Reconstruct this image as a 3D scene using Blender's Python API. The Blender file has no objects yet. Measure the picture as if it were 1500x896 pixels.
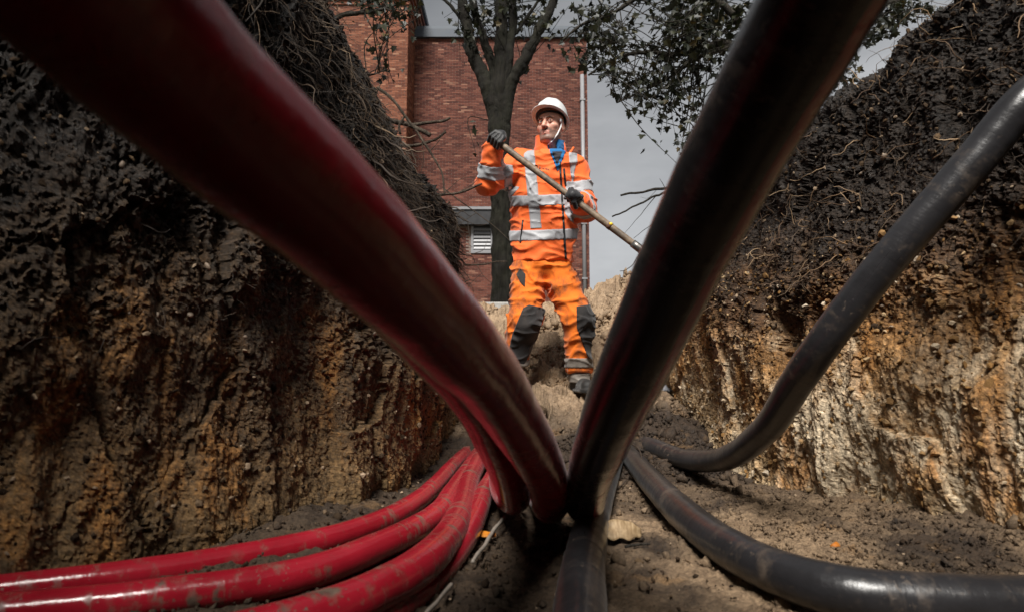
import bpy, math, random
import numpy as np
from mathutils import Vector

random.seed(7)
RNG = np.random.default_rng(7)
scene = bpy.context.scene
COL = scene.collection

# ------------------------------------------------------------------ camera
CAM_Z, PITCH, FPX = 0.45, math.radians(6.03), 900.0
cam_d = bpy.data.cameras.new('camera')
cam = bpy.data.objects.new('camera', cam_d)
COL.objects.link(cam)
cam.location = (0, 0, CAM_Z)
cam.rotation_euler = (math.radians(90) + PITCH, 0, 0)
cam_d.sensor_width = 36.0
cam_d.lens = FPX / 1500.0 * 36.0
cam_d.clip_start = 0.02
cam_d.clip_end = 5000
cam_d.dof.use_dof = True
cam_d.dof.focus_distance = 3.7
cam_d.dof.aperture_fstop = 4.5
scene.camera = cam

# ------------------------------------------------------------------ sky, sun, exposure
SUN_EL, SUN_AZ = math.radians(52), math.radians(11)      # azimuth the light travels towards, from +Y to +X
world = bpy.data.worlds.new('World')
scene.world = world
world.use_nodes = True
wn, wl = world.node_tree.nodes, world.node_tree.links
wn.clear()
w_out = wn.new('ShaderNodeOutputWorld')
w_bg = wn.new('ShaderNodeBackground')
w_sky = wn.new('ShaderNodeTexSky')
w_sky.sky_type = 'NISHITA'
w_sky.sun_disc = False
w_sky.sun_elevation = SUN_EL
w_sky.sun_rotation = math.pi + SUN_AZ
w_sky.dust_density = 4.0
w_hs = wn.new('ShaderNodeHueSaturation')
w_hs.inputs['Saturation'].default_value = 0.12
wl.new(w_sky.outputs[0], w_hs.inputs['Color'])
w_tc = wn.new('ShaderNodeTexCoord')
w_map = wn.new('ShaderNodeMapping')
w_map.inputs['Scale'].default_value = (1.0, 1.0, 2.6)
w_noise = wn.new('ShaderNodeTexNoise')
w_noise.inputs['Scale'].default_value = 1.7
w_noise.inputs['Detail'].default_value = 6
w_noise.inputs['Roughness'].default_value = 0.55
w_ramp = wn.new('ShaderNodeValToRGB')
w_ramp.color_ramp.elements[0].position = 0.36
w_ramp.color_ramp.elements[0].color = (1.05, 1.11, 1.18, 1)
w_ramp.color_ramp.elements[1].position = 0.66
w_ramp.color_ramp.elements[1].color = (2.25, 2.30, 2.36, 1)
w_mix = wn.new('ShaderNodeMix')
w_mix.data_type = 'RGBA'
w_mix.inputs[0].default_value = 0.9
wl.new(w_tc.outputs['Generated'], w_map.inputs['Vector'])
wl.new(w_map.outputs[0], w_noise.inputs['Vector'])
wl.new(w_noise.outputs['Fac'], w_ramp.inputs[0])
# overcast: palest at the horizon, heavy cloud overhead
w_sep = wn.new('ShaderNodeSeparateXYZ')
wl.new(w_tc.outputs['Generated'], w_sep.inputs[0])
w_el = wn.new('ShaderNodeValToRGB')
w_el.color_ramp.elements[0].position = 0.0
w_el.color_ramp.elements[0].color = (1.18, 1.18, 1.18, 1)
w_el.color_ramp.elements[1].position = 1.0
w_el.color_ramp.elements[1].color = (0.29, 0.30, 0.31, 1)
_e = w_el.color_ramp.elements.new(0.5)
_e.color = (0.80, 0.80, 0.81, 1)
wl.new(w_sep.outputs[2], w_el.inputs[0])
w_mul = wn.new('ShaderNodeMix')
w_mul.data_type = 'RGBA'
w_mul.blend_type = 'MULTIPLY'
w_mul.inputs[0].default_value = 1.0
wl.new(w_hs.outputs[0], w_mix.inputs[6])
wl.new(w_ramp.outputs[0], w_mix.inputs[7])
wl.new(w_mix.outputs[2], w_mul.inputs[6])
wl.new(w_el.outputs[0], w_mul.inputs[7])
wl.new(w_mul.outputs[2], w_bg.inputs['Color'])
w_bg.inputs['Strength'].default_value = 0.05
wl.new(w_bg.outputs[0], w_out.inputs['Surface'])

sun_d = bpy.data.lights.new('sun', 'SUN')
sun_d.energy = 1.5
sun_d.angle = math.radians(20)
sun_d.color = (1.0, 0.96, 0.9)
sun = bpy.data.objects.new('sun', sun_d)
COL.objects.link(sun)
_dir = Vector((math.sin(SUN_AZ) * math.cos(SUN_EL), math.cos(SUN_AZ) * math.cos(SUN_EL), -math.sin(SUN_EL)))
sun.rotation_euler = _dir.to_track_quat('-Z', 'Y').to_euler()

scene.view_settings.view_transform = 'Standard'
scene.view_settings.look = 'None'
scene.view_settings.exposure = 2.25
scene.view_settings.gamma = 1.0
scene.view_settings.use_curve_mapping = False

# ------------------------------------------------------------------ measuring helpers
CP, SP = math.cos(PITCH), math.sin(PITCH)


def at(px, py, d):
    """Point of the place seen at photo pixel (px, py), d metres ahead."""
    a, b = (px - 750.0) / FPX, (448.0 - py) / FPX
    dy, dz = CP - b * SP, SP + b * CP
    t = d / dy
    return np.array([a * t, d, CAM_Z + dz * t])


def on_level(px, py, z):
    """Point at height z seen at photo pixel (px, py)."""
    a, b = (px - 750.0) / FPX, (448.0 - py) / FPX
    dy, dz = CP - b * SP, SP + b * CP
    t = (z - CAM_Z) / dz
    return np.array([a * t, dy * t, z])


# ------------------------------------------------------------------ noise
_perm = np.random.default_rng(11).permutation(256)
_perm = np.concatenate([_perm, _perm])
_g = np.random.default_rng(12).normal(size=(256, 3))
_g /= np.linalg.norm(_g, axis=1)[:, None]


def perlin(P):
    P = np.asarray(P, dtype=np.float64)
    i = np.floor(P).astype(np.int64)
    f = P - i
    i &= 255
    u = f * f * f * (f * (f * 6 - 15) + 10)
    out = 0
    for dx in (0, 1):
        wx = u[..., 0] if dx else 1 - u[..., 0]
        hx = _perm[(i[..., 0] + dx) & 255]
        for dy in (0, 1):
            wy = u[..., 1] if dy else 1 - u[..., 1]
            hy = _perm[(hx + i[..., 1] + dy) & 255]
            for dz in (0, 1):
                wz = u[..., 2] if dz else 1 - u[..., 2]
                g = _g[_perm[(hy + i[..., 2] + dz) & 255]]
                out = out + wx * wy * wz * (g[..., 0] * (f[..., 0] - dx) + g[..., 1] * (f[..., 1] - dy) + g[..., 2] * (f[..., 2] - dz))
    return out * 1.6


def fbm(P, octaves=4, gain=0.5):
    a, s, o = 1.0, 0, np.asarray(P, dtype=np.float64)
    for k in range(octaves):
        s = s + a * perlin(o + k * 17.3)
        o = o * 2.03
        a *= gain
    return s


def facets(U, V, seed, tilt=1.0):
    """Broken-clod relief: every cell a tilted facet at its own level (cells one unit wide)."""
    r = np.random.default_rng(seed)
    tab = r.uniform(0, 1, (256, 256, 2))
    lev = r.uniform(-1, 1, (256, 256))
    gr = r.normal(0, tilt, (256, 256, 2))
    iu, iv = np.floor(U).astype(np.int64), np.floor(V).astype(np.int64)
    best = np.full(U.shape, 1e9)
    h = np.zeros(U.shape)
    for a in (-1, 0, 1):
        for b in (-1, 0, 1):
            cu, cv = iu + a, iv + b
            ku, kv = cu & 255, cv & 255
            du, dv = U - cu - tab[ku, kv, 0], V - cv - tab[ku, kv, 1]
            d = du * du + dv * dv
            k = d < best
            best = np.where(k, d, best)
            h = np.where(k, lev[ku, kv] + gr[ku, kv, 0] * du + gr[ku, kv, 1] * dv - 0.6 * d, h)
    return h


# ------------------------------------------------------------------ mesh helpers
def mesh_np(name, V, F, smooth=True):
    """V (n,3); F = array of quads / tris or a list of such arrays."""
    if isinstance(F, np.ndarray):
        F = [F]
    F = [np.asarray(f, dtype=np.int32) for f in F if len(f)]
    me = bpy.data.meshes.new(name)
    V = np.asarray(V, dtype=np.float32)
    me.vertices.add(len(V))
    me.vertices.foreach_set('co', V.ravel())
    tot = sum(len(f) for f in F)
    loops = np.concatenate([f.ravel() for f in F])
    sizes = np.concatenate([np.full(len(f), f.shape[1], np.int32) for f in F])
    starts = np.zeros(tot, np.int32)
    starts[1:] = np.cumsum(sizes)[:-1]
    me.loops.add(len(loops))
    me.loops.foreach_set('vertex_index', loops)
    me.polygons.add(tot)
    me.polygons.foreach_set('loop_start', starts)
    me.polygons.foreach_set('loop_total', sizes)
    me.polygons.foreach_set('use_smooth', np.full(tot, smooth, dtype=bool))
    me.update(calc_edges=True)
    me.validate()
    return me


def link(name, me, mat=None, parent=None, loc=None):
    o = bpy.data.objects.new(name, me)
    COL.objects.link(o)
    if mat is not None and me is not None and not me.materials:
        me.materials.append(mat)
    if parent is not None:
        o.parent = parent
    if loc is not None:
        o.location = loc
    return o


def tag(o, label=None, cat=None, group=None, kind=None):
    if label:
        o['label'] = label
    if cat:
        o['category'] = cat
    if group:
        o['group'] = group
    if kind:
        o['kind'] = kind
    return o


def empty(name, loc):
    o = bpy.data.objects.new(name, None)
    o.empty_display_size = 0.2
    COL.objects.link(o)
    o.location = loc
    return o


class Acc:
    """Collects shapes that belong to one mesh."""

    def __init__(self):
        self.V, self.Q, self.T, self.n = [], [], [], 0

    def add(self, V, Q=None, T=None):
        V = np.asarray(V, dtype=np.float64)
        self.V.append(V)
        if Q is not None and len(Q):
            self.Q.append(np.asarray(Q) + self.n)
        if T is not None and len(T):
            self.T.append(np.asarray(T) + self.n)
        self.n += len(V)

    def mesh(self, name, off=None, smooth=True):
        V = np.concatenate(self.V)
        if off is not None:
            V = V - np.asarray(off)
        F = []
        if self.Q:
            F.append(np.concatenate(self.Q))
        if self.T:
            F.append(np.concatenate(self.T))
        return mesh_np(name, V, F, smooth)


def box(a, lo, hi):
    lo, hi = np.minimum(lo, hi), np.maximum(lo, hi)
    x0, y0, z0 = lo
    x1, y1, z1 = hi
    V = [(x0, y0, z0), (x1, y0, z0), (x1, y1, z0), (x0, y1, z0), (x0, y0, z1), (x1, y0, z1), (x1, y1, z1), (x0, y1, z1)]
    Q = [(0, 3, 2, 1), (4, 5, 6, 7), (0, 1, 5, 4), (1, 2, 6, 5), (2, 3, 7, 6), (3, 0, 4, 7)]
    a.add(V, Q)


def spline(pts, n):
    """Catmull-Rom through pts (any columns), n samples per span."""
    p = np.asarray(pts, dtype=np.float64)
    p = np.vstack([2 * p[0] - p[1], p, 2 * p[-1] - p[-2]])
    out = []
    for i in range(1, len(p) - 2):
        t = np.linspace(0, 1, n, endpoint=False)[:, None]
        a, b, c, d = p[i - 1], p[i], p[i + 1], p[i + 2]
        out.append(0.5 * (2 * b + (c - a) * t + (2 * a - 5 * b + 4 * c - d) * t ** 2 + (3 * b - a - 3 * c + d) * t ** 3))
    out.append(p[-2][None])
    return np.vstack(out)


def tube(a, P, R, seg=8, cap=True, squash=None):
    P = np.asarray(P, dtype=np.float64)
    n = len(P)
    R = np.broadcast_to(np.asarray(R, dtype=np.float64), (n,))
    T = np.gradient(P, axis=0)
    T /= np.linalg.norm(T, axis=1)[:, None] + 1e-12
    ref = np.array([0, 0, 1.0]) if abs(T[0, 2]) < 0.9 else np.array([1.0, 0, 0])
    u = np.cross(ref, T[0])
    u /= np.linalg.norm(u)
    U = np.zeros_like(P)
    for i in range(n):
        u = u - T[i] * np.dot(u, T[i])
        u /= np.linalg.norm(u) + 1e-12
        U[i] = u
    W = np.cross(T, U)
    ang = np.linspace(0, 2 * math.pi, seg, endpoint=False)
    ring = (U[:, None] * np.cos(ang)[None, :, None] + W[:, None] * np.sin(ang)[None, :, None]) * R[:, None, None]
    V = (P[:, None] + ring).reshape(-1, 3)
    i, j = np.meshgrid(np.arange(n - 1), np.arange(seg), indexing='ij')
    j2 = (j + 1) % seg
    Q = np.stack([i * seg + j, i * seg + j2, (i + 1) * seg + j2, (i + 1) * seg + j], -1).reshape(-1, 4)
    Tt = None
    if cap:
        c0, c1 = len(V), len(V) + 1
        V = np.vstack([V, P[:1], P[-1:]])
        k = np.arange(seg)
        k2 = (k + 1) % seg
        Tt = np.vstack([np.stack([np.full(seg, c0), k2, k], -1),
                        np.stack([np.full(seg, c1), (n - 1) * seg + k, (n - 1) * seg + k2], -1)])
    a.add(V, Q, Tt)
    return V


# icosahedron for stones and clods
_t = (1 + 5 ** .5) / 2
ICO_V = np.array([(-1, _t, 0), (1, _t, 0), (-1, -_t, 0), (1, -_t, 0), (0, -1, _t), (0, 1, _t), (0, -1, -_t), (0, 1, -_t), (_t, 0, -1), (_t, 0, 1), (-_t, 0, -1), (-_t, 0, 1)], dtype=np.float64)
ICO_V /= np.linalg.norm(ICO_V[0])
ICO_F = np.array([(0, 11, 5), (0, 5, 1), (0, 1, 7), (0, 7, 10), (0, 10, 11), (1, 5, 9), (5, 11, 4), (11, 10, 2), (10, 7, 6), (7, 1, 8), (3, 9, 4), (3, 4, 2), (3, 2, 6), (3, 6, 8), (3, 8, 9), (4, 9, 5), (2, 4, 11), (6, 2, 10), (8, 6, 7), (9, 8, 1)])


def subdiv_ico():
    V = [tuple(v) for v in ICO_V]
    F, cache = [], {}

    def mid(i, j):
        k = (min(i, j), max(i, j))
        if k not in cache:
            m = (np.array(V[i]) + np.array(V[j])) / 2
            V.append(tuple(m / np.linalg.norm(m)))
            cache[k] = len(V) - 1
        return cache[k]
    for a_, b_, c_ in ICO_F:
        ab, bc, ca = mid(a_, b_), mid(b_, c_), mid(c_, a_)
        F += [(a_, ab, ca), (b_, bc, ab), (c_, ca, bc), (ab, bc, ca)]
    return np.array(V), np.array(F)


ICO2_V, ICO2_F = subdiv_ico()


def rand_rot(n, rng):
    q = rng.normal(size=(n, 4))
    q /= np.linalg.norm(q, axis=1)[:, None]
    w, x, y, z = q.T
    return np.stack([np.stack([1 - 2 * (y * y + z * z), 2 * (x * y - z * w), 2 * (x * z + y * w)], -1),
                     np.stack([2 * (x * y + z * w), 1 - 2 * (x * x + z * z), 2 * (y * z - x * w)], -1),
                     np.stack([2 * (x * z - y * w), 2 * (y * z + x * w), 1 - 2 * (x * x + y * y)], -1)], 1)


def scatter_stones(name, C, S, rng, rough=0.38, smooth=False):
    """One mesh of many small stones: centres C, sizes S."""
    n = len(C)
    base = ICO_V[None] * (1 + rng.uniform(-rough, rough, (n, 12, 1)))
    base = base * rng.uniform(0.4, 1.25, (n, 1, 3))
    V = np.einsum('nij,nkj->nki', rand_rot(n, rng), base) * np.asarray(S)[:, None, None] + np.asarray(C)[:, None]
    F = (ICO_F[None] + (np.arange(n) * 12)[:, None, None]).reshape(-1, 3)
    return mesh_np(name, V.reshape(-1, 3), F, smooth=smooth)


# ------------------------------------------------------------------ material helpers
class M:
    def __init__(self, name, rough=0.6, spec=0.5, metal=0.0):
        self.m = bpy.data.materials.new(name)
        self.m.use_nodes = True
        self.t = self.m.node_tree
        self.n, self.l = self.t.nodes, self.t.links
        self.b = self.n['Principled BSDF']
        self.b.inputs['Roughness'].default_value = rough
        self.b.inputs['Specular IOR Level'].default_value = spec
        self.b.inputs['Metallic'].default_value = metal
        self.tc = self.n.new('ShaderNodeTexCoord')

    def map(self, scale=(1, 1, 1), rot=(0, 0, 0), coord='Object'):
        k = self.n.new('ShaderNodeMapping')
        k.inputs['Scale'].default_value = scale
        k.inputs['Rotation'].default_value = rot
        self.l.new(self.tc.outputs[coord], k.inputs['Vector'])
        return k.outputs[0]

    def noise(self, scale, detail=4, rough=0.6, vec=None, dist=0.0):
        k = self.n.new('ShaderNodeTexNoise')
        k.inputs['Scale'].default_value = scale
        k.inputs['Detail'].default_value = detail
        k.inputs['Roughness'].default_value = rough
        k.inputs['Distortion'].default_value = dist
        self.l.new(vec if vec is not None else self.tc.outputs['Object'], k.inputs['Vector'])
        return k.outputs['Fac']

    def voronoi(self, scale, vec=None, feature='F1', out='Distance'):
        k = self.n.new('ShaderNodeTexVoronoi')
        k.feature = feature
        k.inputs['Scale'].default_value = scale
        self.l.new(vec if vec is not None else self.tc.outputs['Object'], k.inputs['Vector'])
        return k.outputs[out]

    def ramp(self, fac, stops):
        k = self.n.new('ShaderNodeValToRGB')
        e = k.color_ramp.elements
        while len(e) < len(stops):
            e.new(0.5)
        for i, (p, c) in enumerate(stops):
            e[i].position = p
            if not hasattr(c, '__len__'):
                c = (c, c, c)
            e[i].color = (*c, 1)
        self.l.new(fac, k.inputs[0])
        return k.outputs[0]

    def val(self, v, sock):
        if hasattr(v, 'is_linked') or isinstance(v, bpy.types.NodeSocket):
            self.l.new(v, sock)
        elif hasattr(v, '__len__'):
            sock.default_value = (*v, 1) if len(v) == 3 and len(sock.default_value) == 4 else v
        else:
            sock.default_value = v

    def mix(self, fac, a, b, mode='MIX'):
        k = self.n.new('ShaderNodeMix')
        k.data_type = 'RGBA'
        k.blend_type = mode
        self.val(fac, k.inputs[0])
        self.val(a, k.inputs[6])
        self.val(b, k.inputs[7])
        return k.outputs[2]

    def math(self, op, a, b=0.0, c=0.0, clamp=False):
        k = self.n.new('ShaderNodeMath')
        k.operation = op
        k.use_clamp = clamp
        self.val(a, k.inputs[0])
        self.val(b, k.inputs[1])
        self.val(c, k.inputs[2])
        return k.outputs[0]

    def xyz(self, coord='Object', vec=None):
        k = self.n.new('ShaderNodeSeparateXYZ')
        self.l.new(vec if vec is not None else self.tc.outputs[coord], k.inputs[0])
        return k.outputs

    def island(self):
        return self.n.new('ShaderNodeNewGeometry').outputs['Random Per Island']

    def attr(self, name):
        k = self.n.new('ShaderNodeAttribute')
        k.attribute_name = name
        return k.outputs

    def color(self, v):
        self.val(v, self.b.inputs['Base Color'])
        return self

    def rough(self, v):
        self.val(v, self.b.inputs['Roughness'])
        return self

    def bump(self, h, strength=0.5, dist=0.01, prev=None):
        k = self.n.new('ShaderNodeBump')
        k.inputs['Strength'].default_value = strength
        k.inputs['Distance'].default_value = dist
        self.l.new(h, k.inputs['Height'])
        if prev is not None:
            self.l.new(prev, k.inputs['Normal'])
        self.l.new(k.outputs[0], self.b.inputs['Normal'])
        return k.outputs[0]


def simple(name, col, rough=0.6, var=0.25, scale=30.0, spec=0.5, metal=0.0, bump=0.0):
    m = M(name, rough, spec, metal)
    n = m.noise(scale, 5)
    c = np.array(col)
    m.color(m.ramp(n, [(0.3, tuple(c * (1 - var))), (0.7, tuple(np.minimum(c * (1 + var), 1)))]))
    m.rough(m.math('MULTIPLY_ADD', n, 0.2, rough - 0.1))
    if bump:
        m.bump(n, 0.5, bump)
    return m.m


# ------------------------------------------------------------------ soil materials
def wall_material(name, stops, wet=0.0, fine=1.0):
    """Cut soil: strata by height, vertical washes, mottling and grain."""
    m = M(name, 0.75, 0.35)
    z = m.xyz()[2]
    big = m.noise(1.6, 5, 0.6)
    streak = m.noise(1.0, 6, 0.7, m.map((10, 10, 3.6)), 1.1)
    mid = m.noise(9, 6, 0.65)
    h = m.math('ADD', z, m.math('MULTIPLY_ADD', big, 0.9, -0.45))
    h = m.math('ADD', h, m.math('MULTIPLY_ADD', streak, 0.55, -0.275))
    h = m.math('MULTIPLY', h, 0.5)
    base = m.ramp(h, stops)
    grit = m.noise(85, 4, 0.7)
    gv = m.ramp(grit, [(0.33, 0.22), (0.5, 0.85), (0.7, 1.9)])
    base = m.mix(0.85, base, gv, 'MULTIPLY')
    mv = m.ramp(mid, [(0.3, 0.32), (0.55, 0.95), (0.75, 1.45)])
    base = m.mix(0.9, base, mv, 'MULTIPLY')
    if 'right' in name:                      # pale clean sand among the ochre
        pale = m.ramp(m.noise(3.4, 5, 0.65, m.map((1, 1, 0.7)), 0.8), [(0.45, 0.0), (0.56, 1.0)])
        base = m.mix(m.math('MULTIPLY', pale, m.ramp(h, [(0.18, 1.0), (0.38, 0.0)])), base, m.mix(0.8, (0.56, 0.45, 0.31), gv, 'MULTIPLY'))
    # rusty seepage
    rust = m.ramp(m.noise(2.4, 4, 0.6, m.map((3, 3, 1.0))), [(0.50, 0.0), (0.62, 1.0)])
    lowz = m.ramp(h, [(0.2, 1.0), (0.42, 0.0)])
    base = m.mix(m.math('MULTIPLY', m.math('MULTIPLY', rust, lowz), 0.75 if 'right' in name else 0.4), base, m.mix(1.0, (0.36, 0.15, 0.028), gv, 'MULTIPLY'))
    m.color(base)
    m.rough(m.ramp(m.noise(40, 4), [(0.36, 0.34 - wet), (0.52, 0.75), (0.65, 0.9)]))
    nb = m.bump(m.noise(150, 5, 0.75), 0.9, 0.006 * fine)
    m.bump(m.noise(420, 3, 0.7), 0.7, 0.002, nb)
    return m.m


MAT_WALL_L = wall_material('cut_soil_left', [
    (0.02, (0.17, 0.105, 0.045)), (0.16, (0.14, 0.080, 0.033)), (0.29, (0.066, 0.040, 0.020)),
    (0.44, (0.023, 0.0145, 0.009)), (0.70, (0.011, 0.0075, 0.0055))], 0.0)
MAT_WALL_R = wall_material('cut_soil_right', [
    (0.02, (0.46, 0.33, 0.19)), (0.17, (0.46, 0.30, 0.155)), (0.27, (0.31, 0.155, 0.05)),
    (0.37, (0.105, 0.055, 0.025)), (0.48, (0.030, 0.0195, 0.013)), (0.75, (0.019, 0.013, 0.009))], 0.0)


def floor_material():
    m = M('trench_soil', 0.8, 0.35)
    s = m.xyz()
    y = s[1]
    big = m.noise(2.0, 5, 0.6)
    yy = m.math('ADD', y, m.math('MULTIPLY_ADD', big, 1.2, -0.6))
    sandy = m.ramp(m.math('MULTIPLY', yy, 0.1), [(0.33, 0.0), (0.38, 1.0)])
    patch = m.ramp(m.noise(2.3, 5, 0.6), [(0.36, 0.0), (0.52, 1.0)])
    dark = m.ramp(m.noise(14, 6, 0.7), [(0.3, (0.014, 0.009, 0.006)), (0.7, (0.055, 0.035, 0.021))])
    tan = m.ramp(m.noise(20, 6, 0.7), [(0.3, (0.12, 0.077, 0.045)), (0.7, (0.31, 0.215, 0.13))])
    sand = m.ramp(m.noise(11, 6, 0.7), [(0.3, (0.15, 0.097, 0.057)), (0.7, (0.40, 0.285, 0.18))])
    rx = m.ramp(m.math('MULTIPLY_ADD', s[0], 0.4, 0.4), [(0.44, 0.15), (0.56, 1.0)])
    ny = m.ramp(m.math('MULTIPLY', yy, 0.1), [(0.18, 1.0), (0.27, 0.0)])
    c = m.mix(m.math('MULTIPLY', m.math('MULTIPLY', patch, rx), ny), dark, tan)
    c = m.mix(sandy, c, sand)
    och = m.ramp(m.noise(3.1, 4, 0.6, m.map((1, 1.3, 1))), [(0.60, 0.0), (0.70, 1.0)])
    c = m.mix(m.math('MULTIPLY', och, 0.5), c, (0.30, 0.17, 0.07))
    gr = m.ramp(m.noise(110, 4, 0.75), [(0.32, 0.4), (0.5, 0.95), (0.7, 1.5)])
    m.color(m.mix(0.85, c, gr, 'MULTIPLY'))
    m.rough(m.ramp(m.noise(30, 4), [(0.35, 0.5), (0.65, 0.9)]))
    nb = m.bump(m.noise(170, 5, 0.75), 0.9, 0.006)
    m.bump(m.noise(480, 3, 0.7), 0.6, 0.002, nb)
    return m.m


MAT_FLOOR = floor_material()


def stone_material(name, stops):
    m = M(name, 0.9, 0.12)
    c = m.ramp(m.island(), stops)
    n = m.noise(120, 3)
    m.color(m.mix(0.6, c, m.ramp(n, [(0.3, 0.55), (0.7, 1.25)]), 'MULTIPLY'))
    m.bump(m.noise(320, 3, 0.7), 0.9, 0.004)
    return m.m


MAT_GRIT = stone_material('grit', [(0.0, (0.022, 0.014, 0.009)), (0.6, (0.048, 0.031, 0.019)), (0.85, (0.12, 0.078, 0.044)), (0.97, (0.34, 0.25, 0.17))])
MAT_CLOD = stone_material('soil_crumbs', [(0.0, (0.026, 0.017, 0.011)), (0.5, (0.060, 0.040, 0.025)), (0.95, (0.17, 0.115, 0.072))])
MAT_SANDCLOD = stone_material('sand_crumbs', [(0.0, (0.14, 0.095, 0.06)), (0.6, (0.26, 0.18, 0.115)), (1.0, (0.42, 0.32, 0.22))])
MAT_OCHRE = stone_material('ochre_crumbs', [(0.0, (0.10, 0.06, 0.03)), (0.5, (0.26, 0.14, 0.05)), (0.85, (0.42, 0.30, 0.17)), (1.0, (0.6, 0.5, 0.38))])
MAT_PEBBLE = simple('pale_pebble', (0.24, 0.18, 0.13), 0.5, 0.35, 60, bump=0.002)

mr = M('hair_root', 0.7, 0.3)
mr.color(mr.ramp(mr.island(), [(0.0, (0.020, 0.014, 0.010)), (0.6, (0.040, 0.028, 0.020)), (0.9, (0.085, 0.058, 0.038)), (1.0, (0.20, 0.14, 0.09))]))
MAT_ROOT = mr.m
mr = M('pale_root', 0.65, 0.3)
mr.color(mr.ramp(mr.island(), [(0.0, (0.07, 0.04, 0.025)), (0.6, (0.18, 0.11, 0.06)), (1.0, (0.36, 0.25, 0.15))]))
MAT_ROOT_PALE = mr.m


def bark_material(name, c0, c1, moss=0.0, sc=1.0):
    m = M(name, 0.85, 0.25)
    n = m.noise(1.0, 6, 0.7, m.map((22 * sc, 22 * sc, 3.2 * sc)), 0.8)
    c = m.ramp(n, [(0.3, c0), (0.7, c1)])
    if moss:
        k = m.ramp(m.noise(2.6, 5, 0.65), [(0.42, 0.0), (0.58, 1.0)])
        c = m.mix(m.math('MULTIPLY', k, moss), c, (0.018, 0.020, 0.008))
    m.color(c)
    nb = m.bump(n, 1.0, 0.05)
    m.bump(m.noise(1.0, 5, 0.7, m.map((60 * sc, 60 * sc, 14 * sc)), 1.0), 0.9, 0.015, nb)
    return m.m


MAT_BARK = bark_material('mossy_bark', (0.0022, 0.0018, 0.0014), (0.022, 0.018, 0.013), 0.35)
MAT_BARK2 = bark_material('dark_bark', (0.016, 0.013, 0.010), (0.06, 0.05, 0.04), 0.3)
MAT_STICK = bark_material('dead_wood', (0.035, 0.026, 0.019), (0.17, 0.13, 0.095), 0.0, 3.0)


def leaf_material(name, stops, trans=0.35):
    m = M(name, 0.5, 0.4)
    c = m.ramp(m.island(), stops)
    m.color(c)
    t = m.n.new('ShaderNodeBsdfTranslucent')
    m.l.new(c, t.inputs['Color'])
    x = m.n.new('ShaderNodeMixShader')
    x.inputs[0].default_value = trans
    m.l.new(m.b.outputs[0], x.inputs[1])
    m.l.new(t.outputs[0], x.inputs[2])
    m.l.new(x.outputs[0], m.n['Material Output'].inputs['Surface'])
    return m.m


MAT_LEAF = leaf_material('tree_leaves', [(0.0, (0.004, 0.0055, 0.0025)), (0.6, (0.009, 0.012, 0.0045)), (0.94, (0.026, 0.028, 0.009)), (1.0, (0.07, 0.048, 0.014))], 0.2)

# ------------------------------------------------------------------ ground shape
_fy = np.array([-2.0, 2.75, 3.1, 3.45, 3.85, 4.6, 5.5, 6.3, 9.0])
_fz = np.array([0.0, 0.0, 0.05, 0.15, 0.285, 0.62, 1.00, 1.03, 1.0])


def floor_z(x, y, rough=True):
    x, y = np.asarray(x, dtype=np.float64), np.asarray(y, dtype=np.float64)
    z = np.interp(y, _fy, _fz)
    z = z + 0.34 * np.exp(-((x - 1.15) ** 2 / 0.30 + (y - 5.35) ** 2 / 0.5))
    z = z + 0.13 * np.exp(-((x - 0.78) ** 2 / 0.05 + (y - 3.35) ** 2 / 0.22))
    z = z + 0.08 * np.exp(-((x - 1.35) ** 2 / 0.10 + (y - 1.8) ** 2 / 0.5))
    z = z + 0.06 * np.exp(-((x + 0.62) ** 2 / 0.03 + (y - 2.2) ** 2 / 1.5))
    if rough:
        P = np.stack([x, y, np.zeros_like(x)], -1)
        far = np.clip((y - 3.0) / 1.0, 0, 1)
        z = z + 0.018 * fbm(P * 2.2, 3) + far * 0.05 * fbm(P * 1.9 + 5, 3)
    return z


def graded(lo, hi, n, focus=0.75, power=1.0):
    """Samples spaced in proportion to their distance from the camera."""
    t = np.linspace(math.log(lo + focus), math.log(hi + focus), n)
    return np.exp(t) - focus


# trench floor and the sand slope behind the worker
fy = np.concatenate([np.linspace(-1.3, 0.85, 30, endpoint=False), graded(0.85, 6.4, 520, 0.05)])
fx = np.linspace(-2.7, 3.1, 420)
FX, FY = np.meshgrid(fx, fy)
FX = FX * np.clip(0.35 + 0.25 * np.clip(FY, 0, 99), 0.55, 1.0)
base = floor_z(FX, FY)
P3 = np.stack([FX, FY, np.zeros_like(FX)], -1)
far = np.clip((FY - 2.9) / 0.8, 0, 1)
w1 = 0.3 * fbm(P3 * 7, 2)
det = 0.008 * fbm(P3 * 14, 3, 0.55) + 0.0035 * facets(FX * 26 + w1, FY * 26 - w1, 13) + 0.0026 * facets(FX * 60 + w1, FY * 60, 14) + 0.002 * perlin(P3 * 110)
det += far * (0.045 * facets(FX * 4.5 + w1, FY * 4.0 - w1, 15) + 0.024 * facets(FX * 12 + w1, FY * 11, 16) + 0.008 * facets(FX * 30, FY * 28 + w1, 17) + 0.02 * fbm(P3 * 9, 3))
clump = np.clip(fbm(P3 * 3.1 + 40, 2) + 0.1, 0, 1)
det += clump * 0.020 * np.abs(fbm(P3 * 20 + 7, 2))
FZ = base + det
nr, nc = FX.shape
i, j = np.meshgrid(np.arange(nr - 1), np.arange(nc - 1), indexing='ij')
Q = np.stack([i * nc + j, i * nc + j + 1, (i + 1) * nc + j + 1, (i + 1) * nc + j], -1).reshape(-1, 4)
floor_ob = link('trench_floor', mesh_np('trench_floor', np.stack([FX, FY, FZ], -1).reshape(-1, 3), Q, smooth=False), MAT_FLOOR)
tag(floor_ob, kind='structure')

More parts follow.
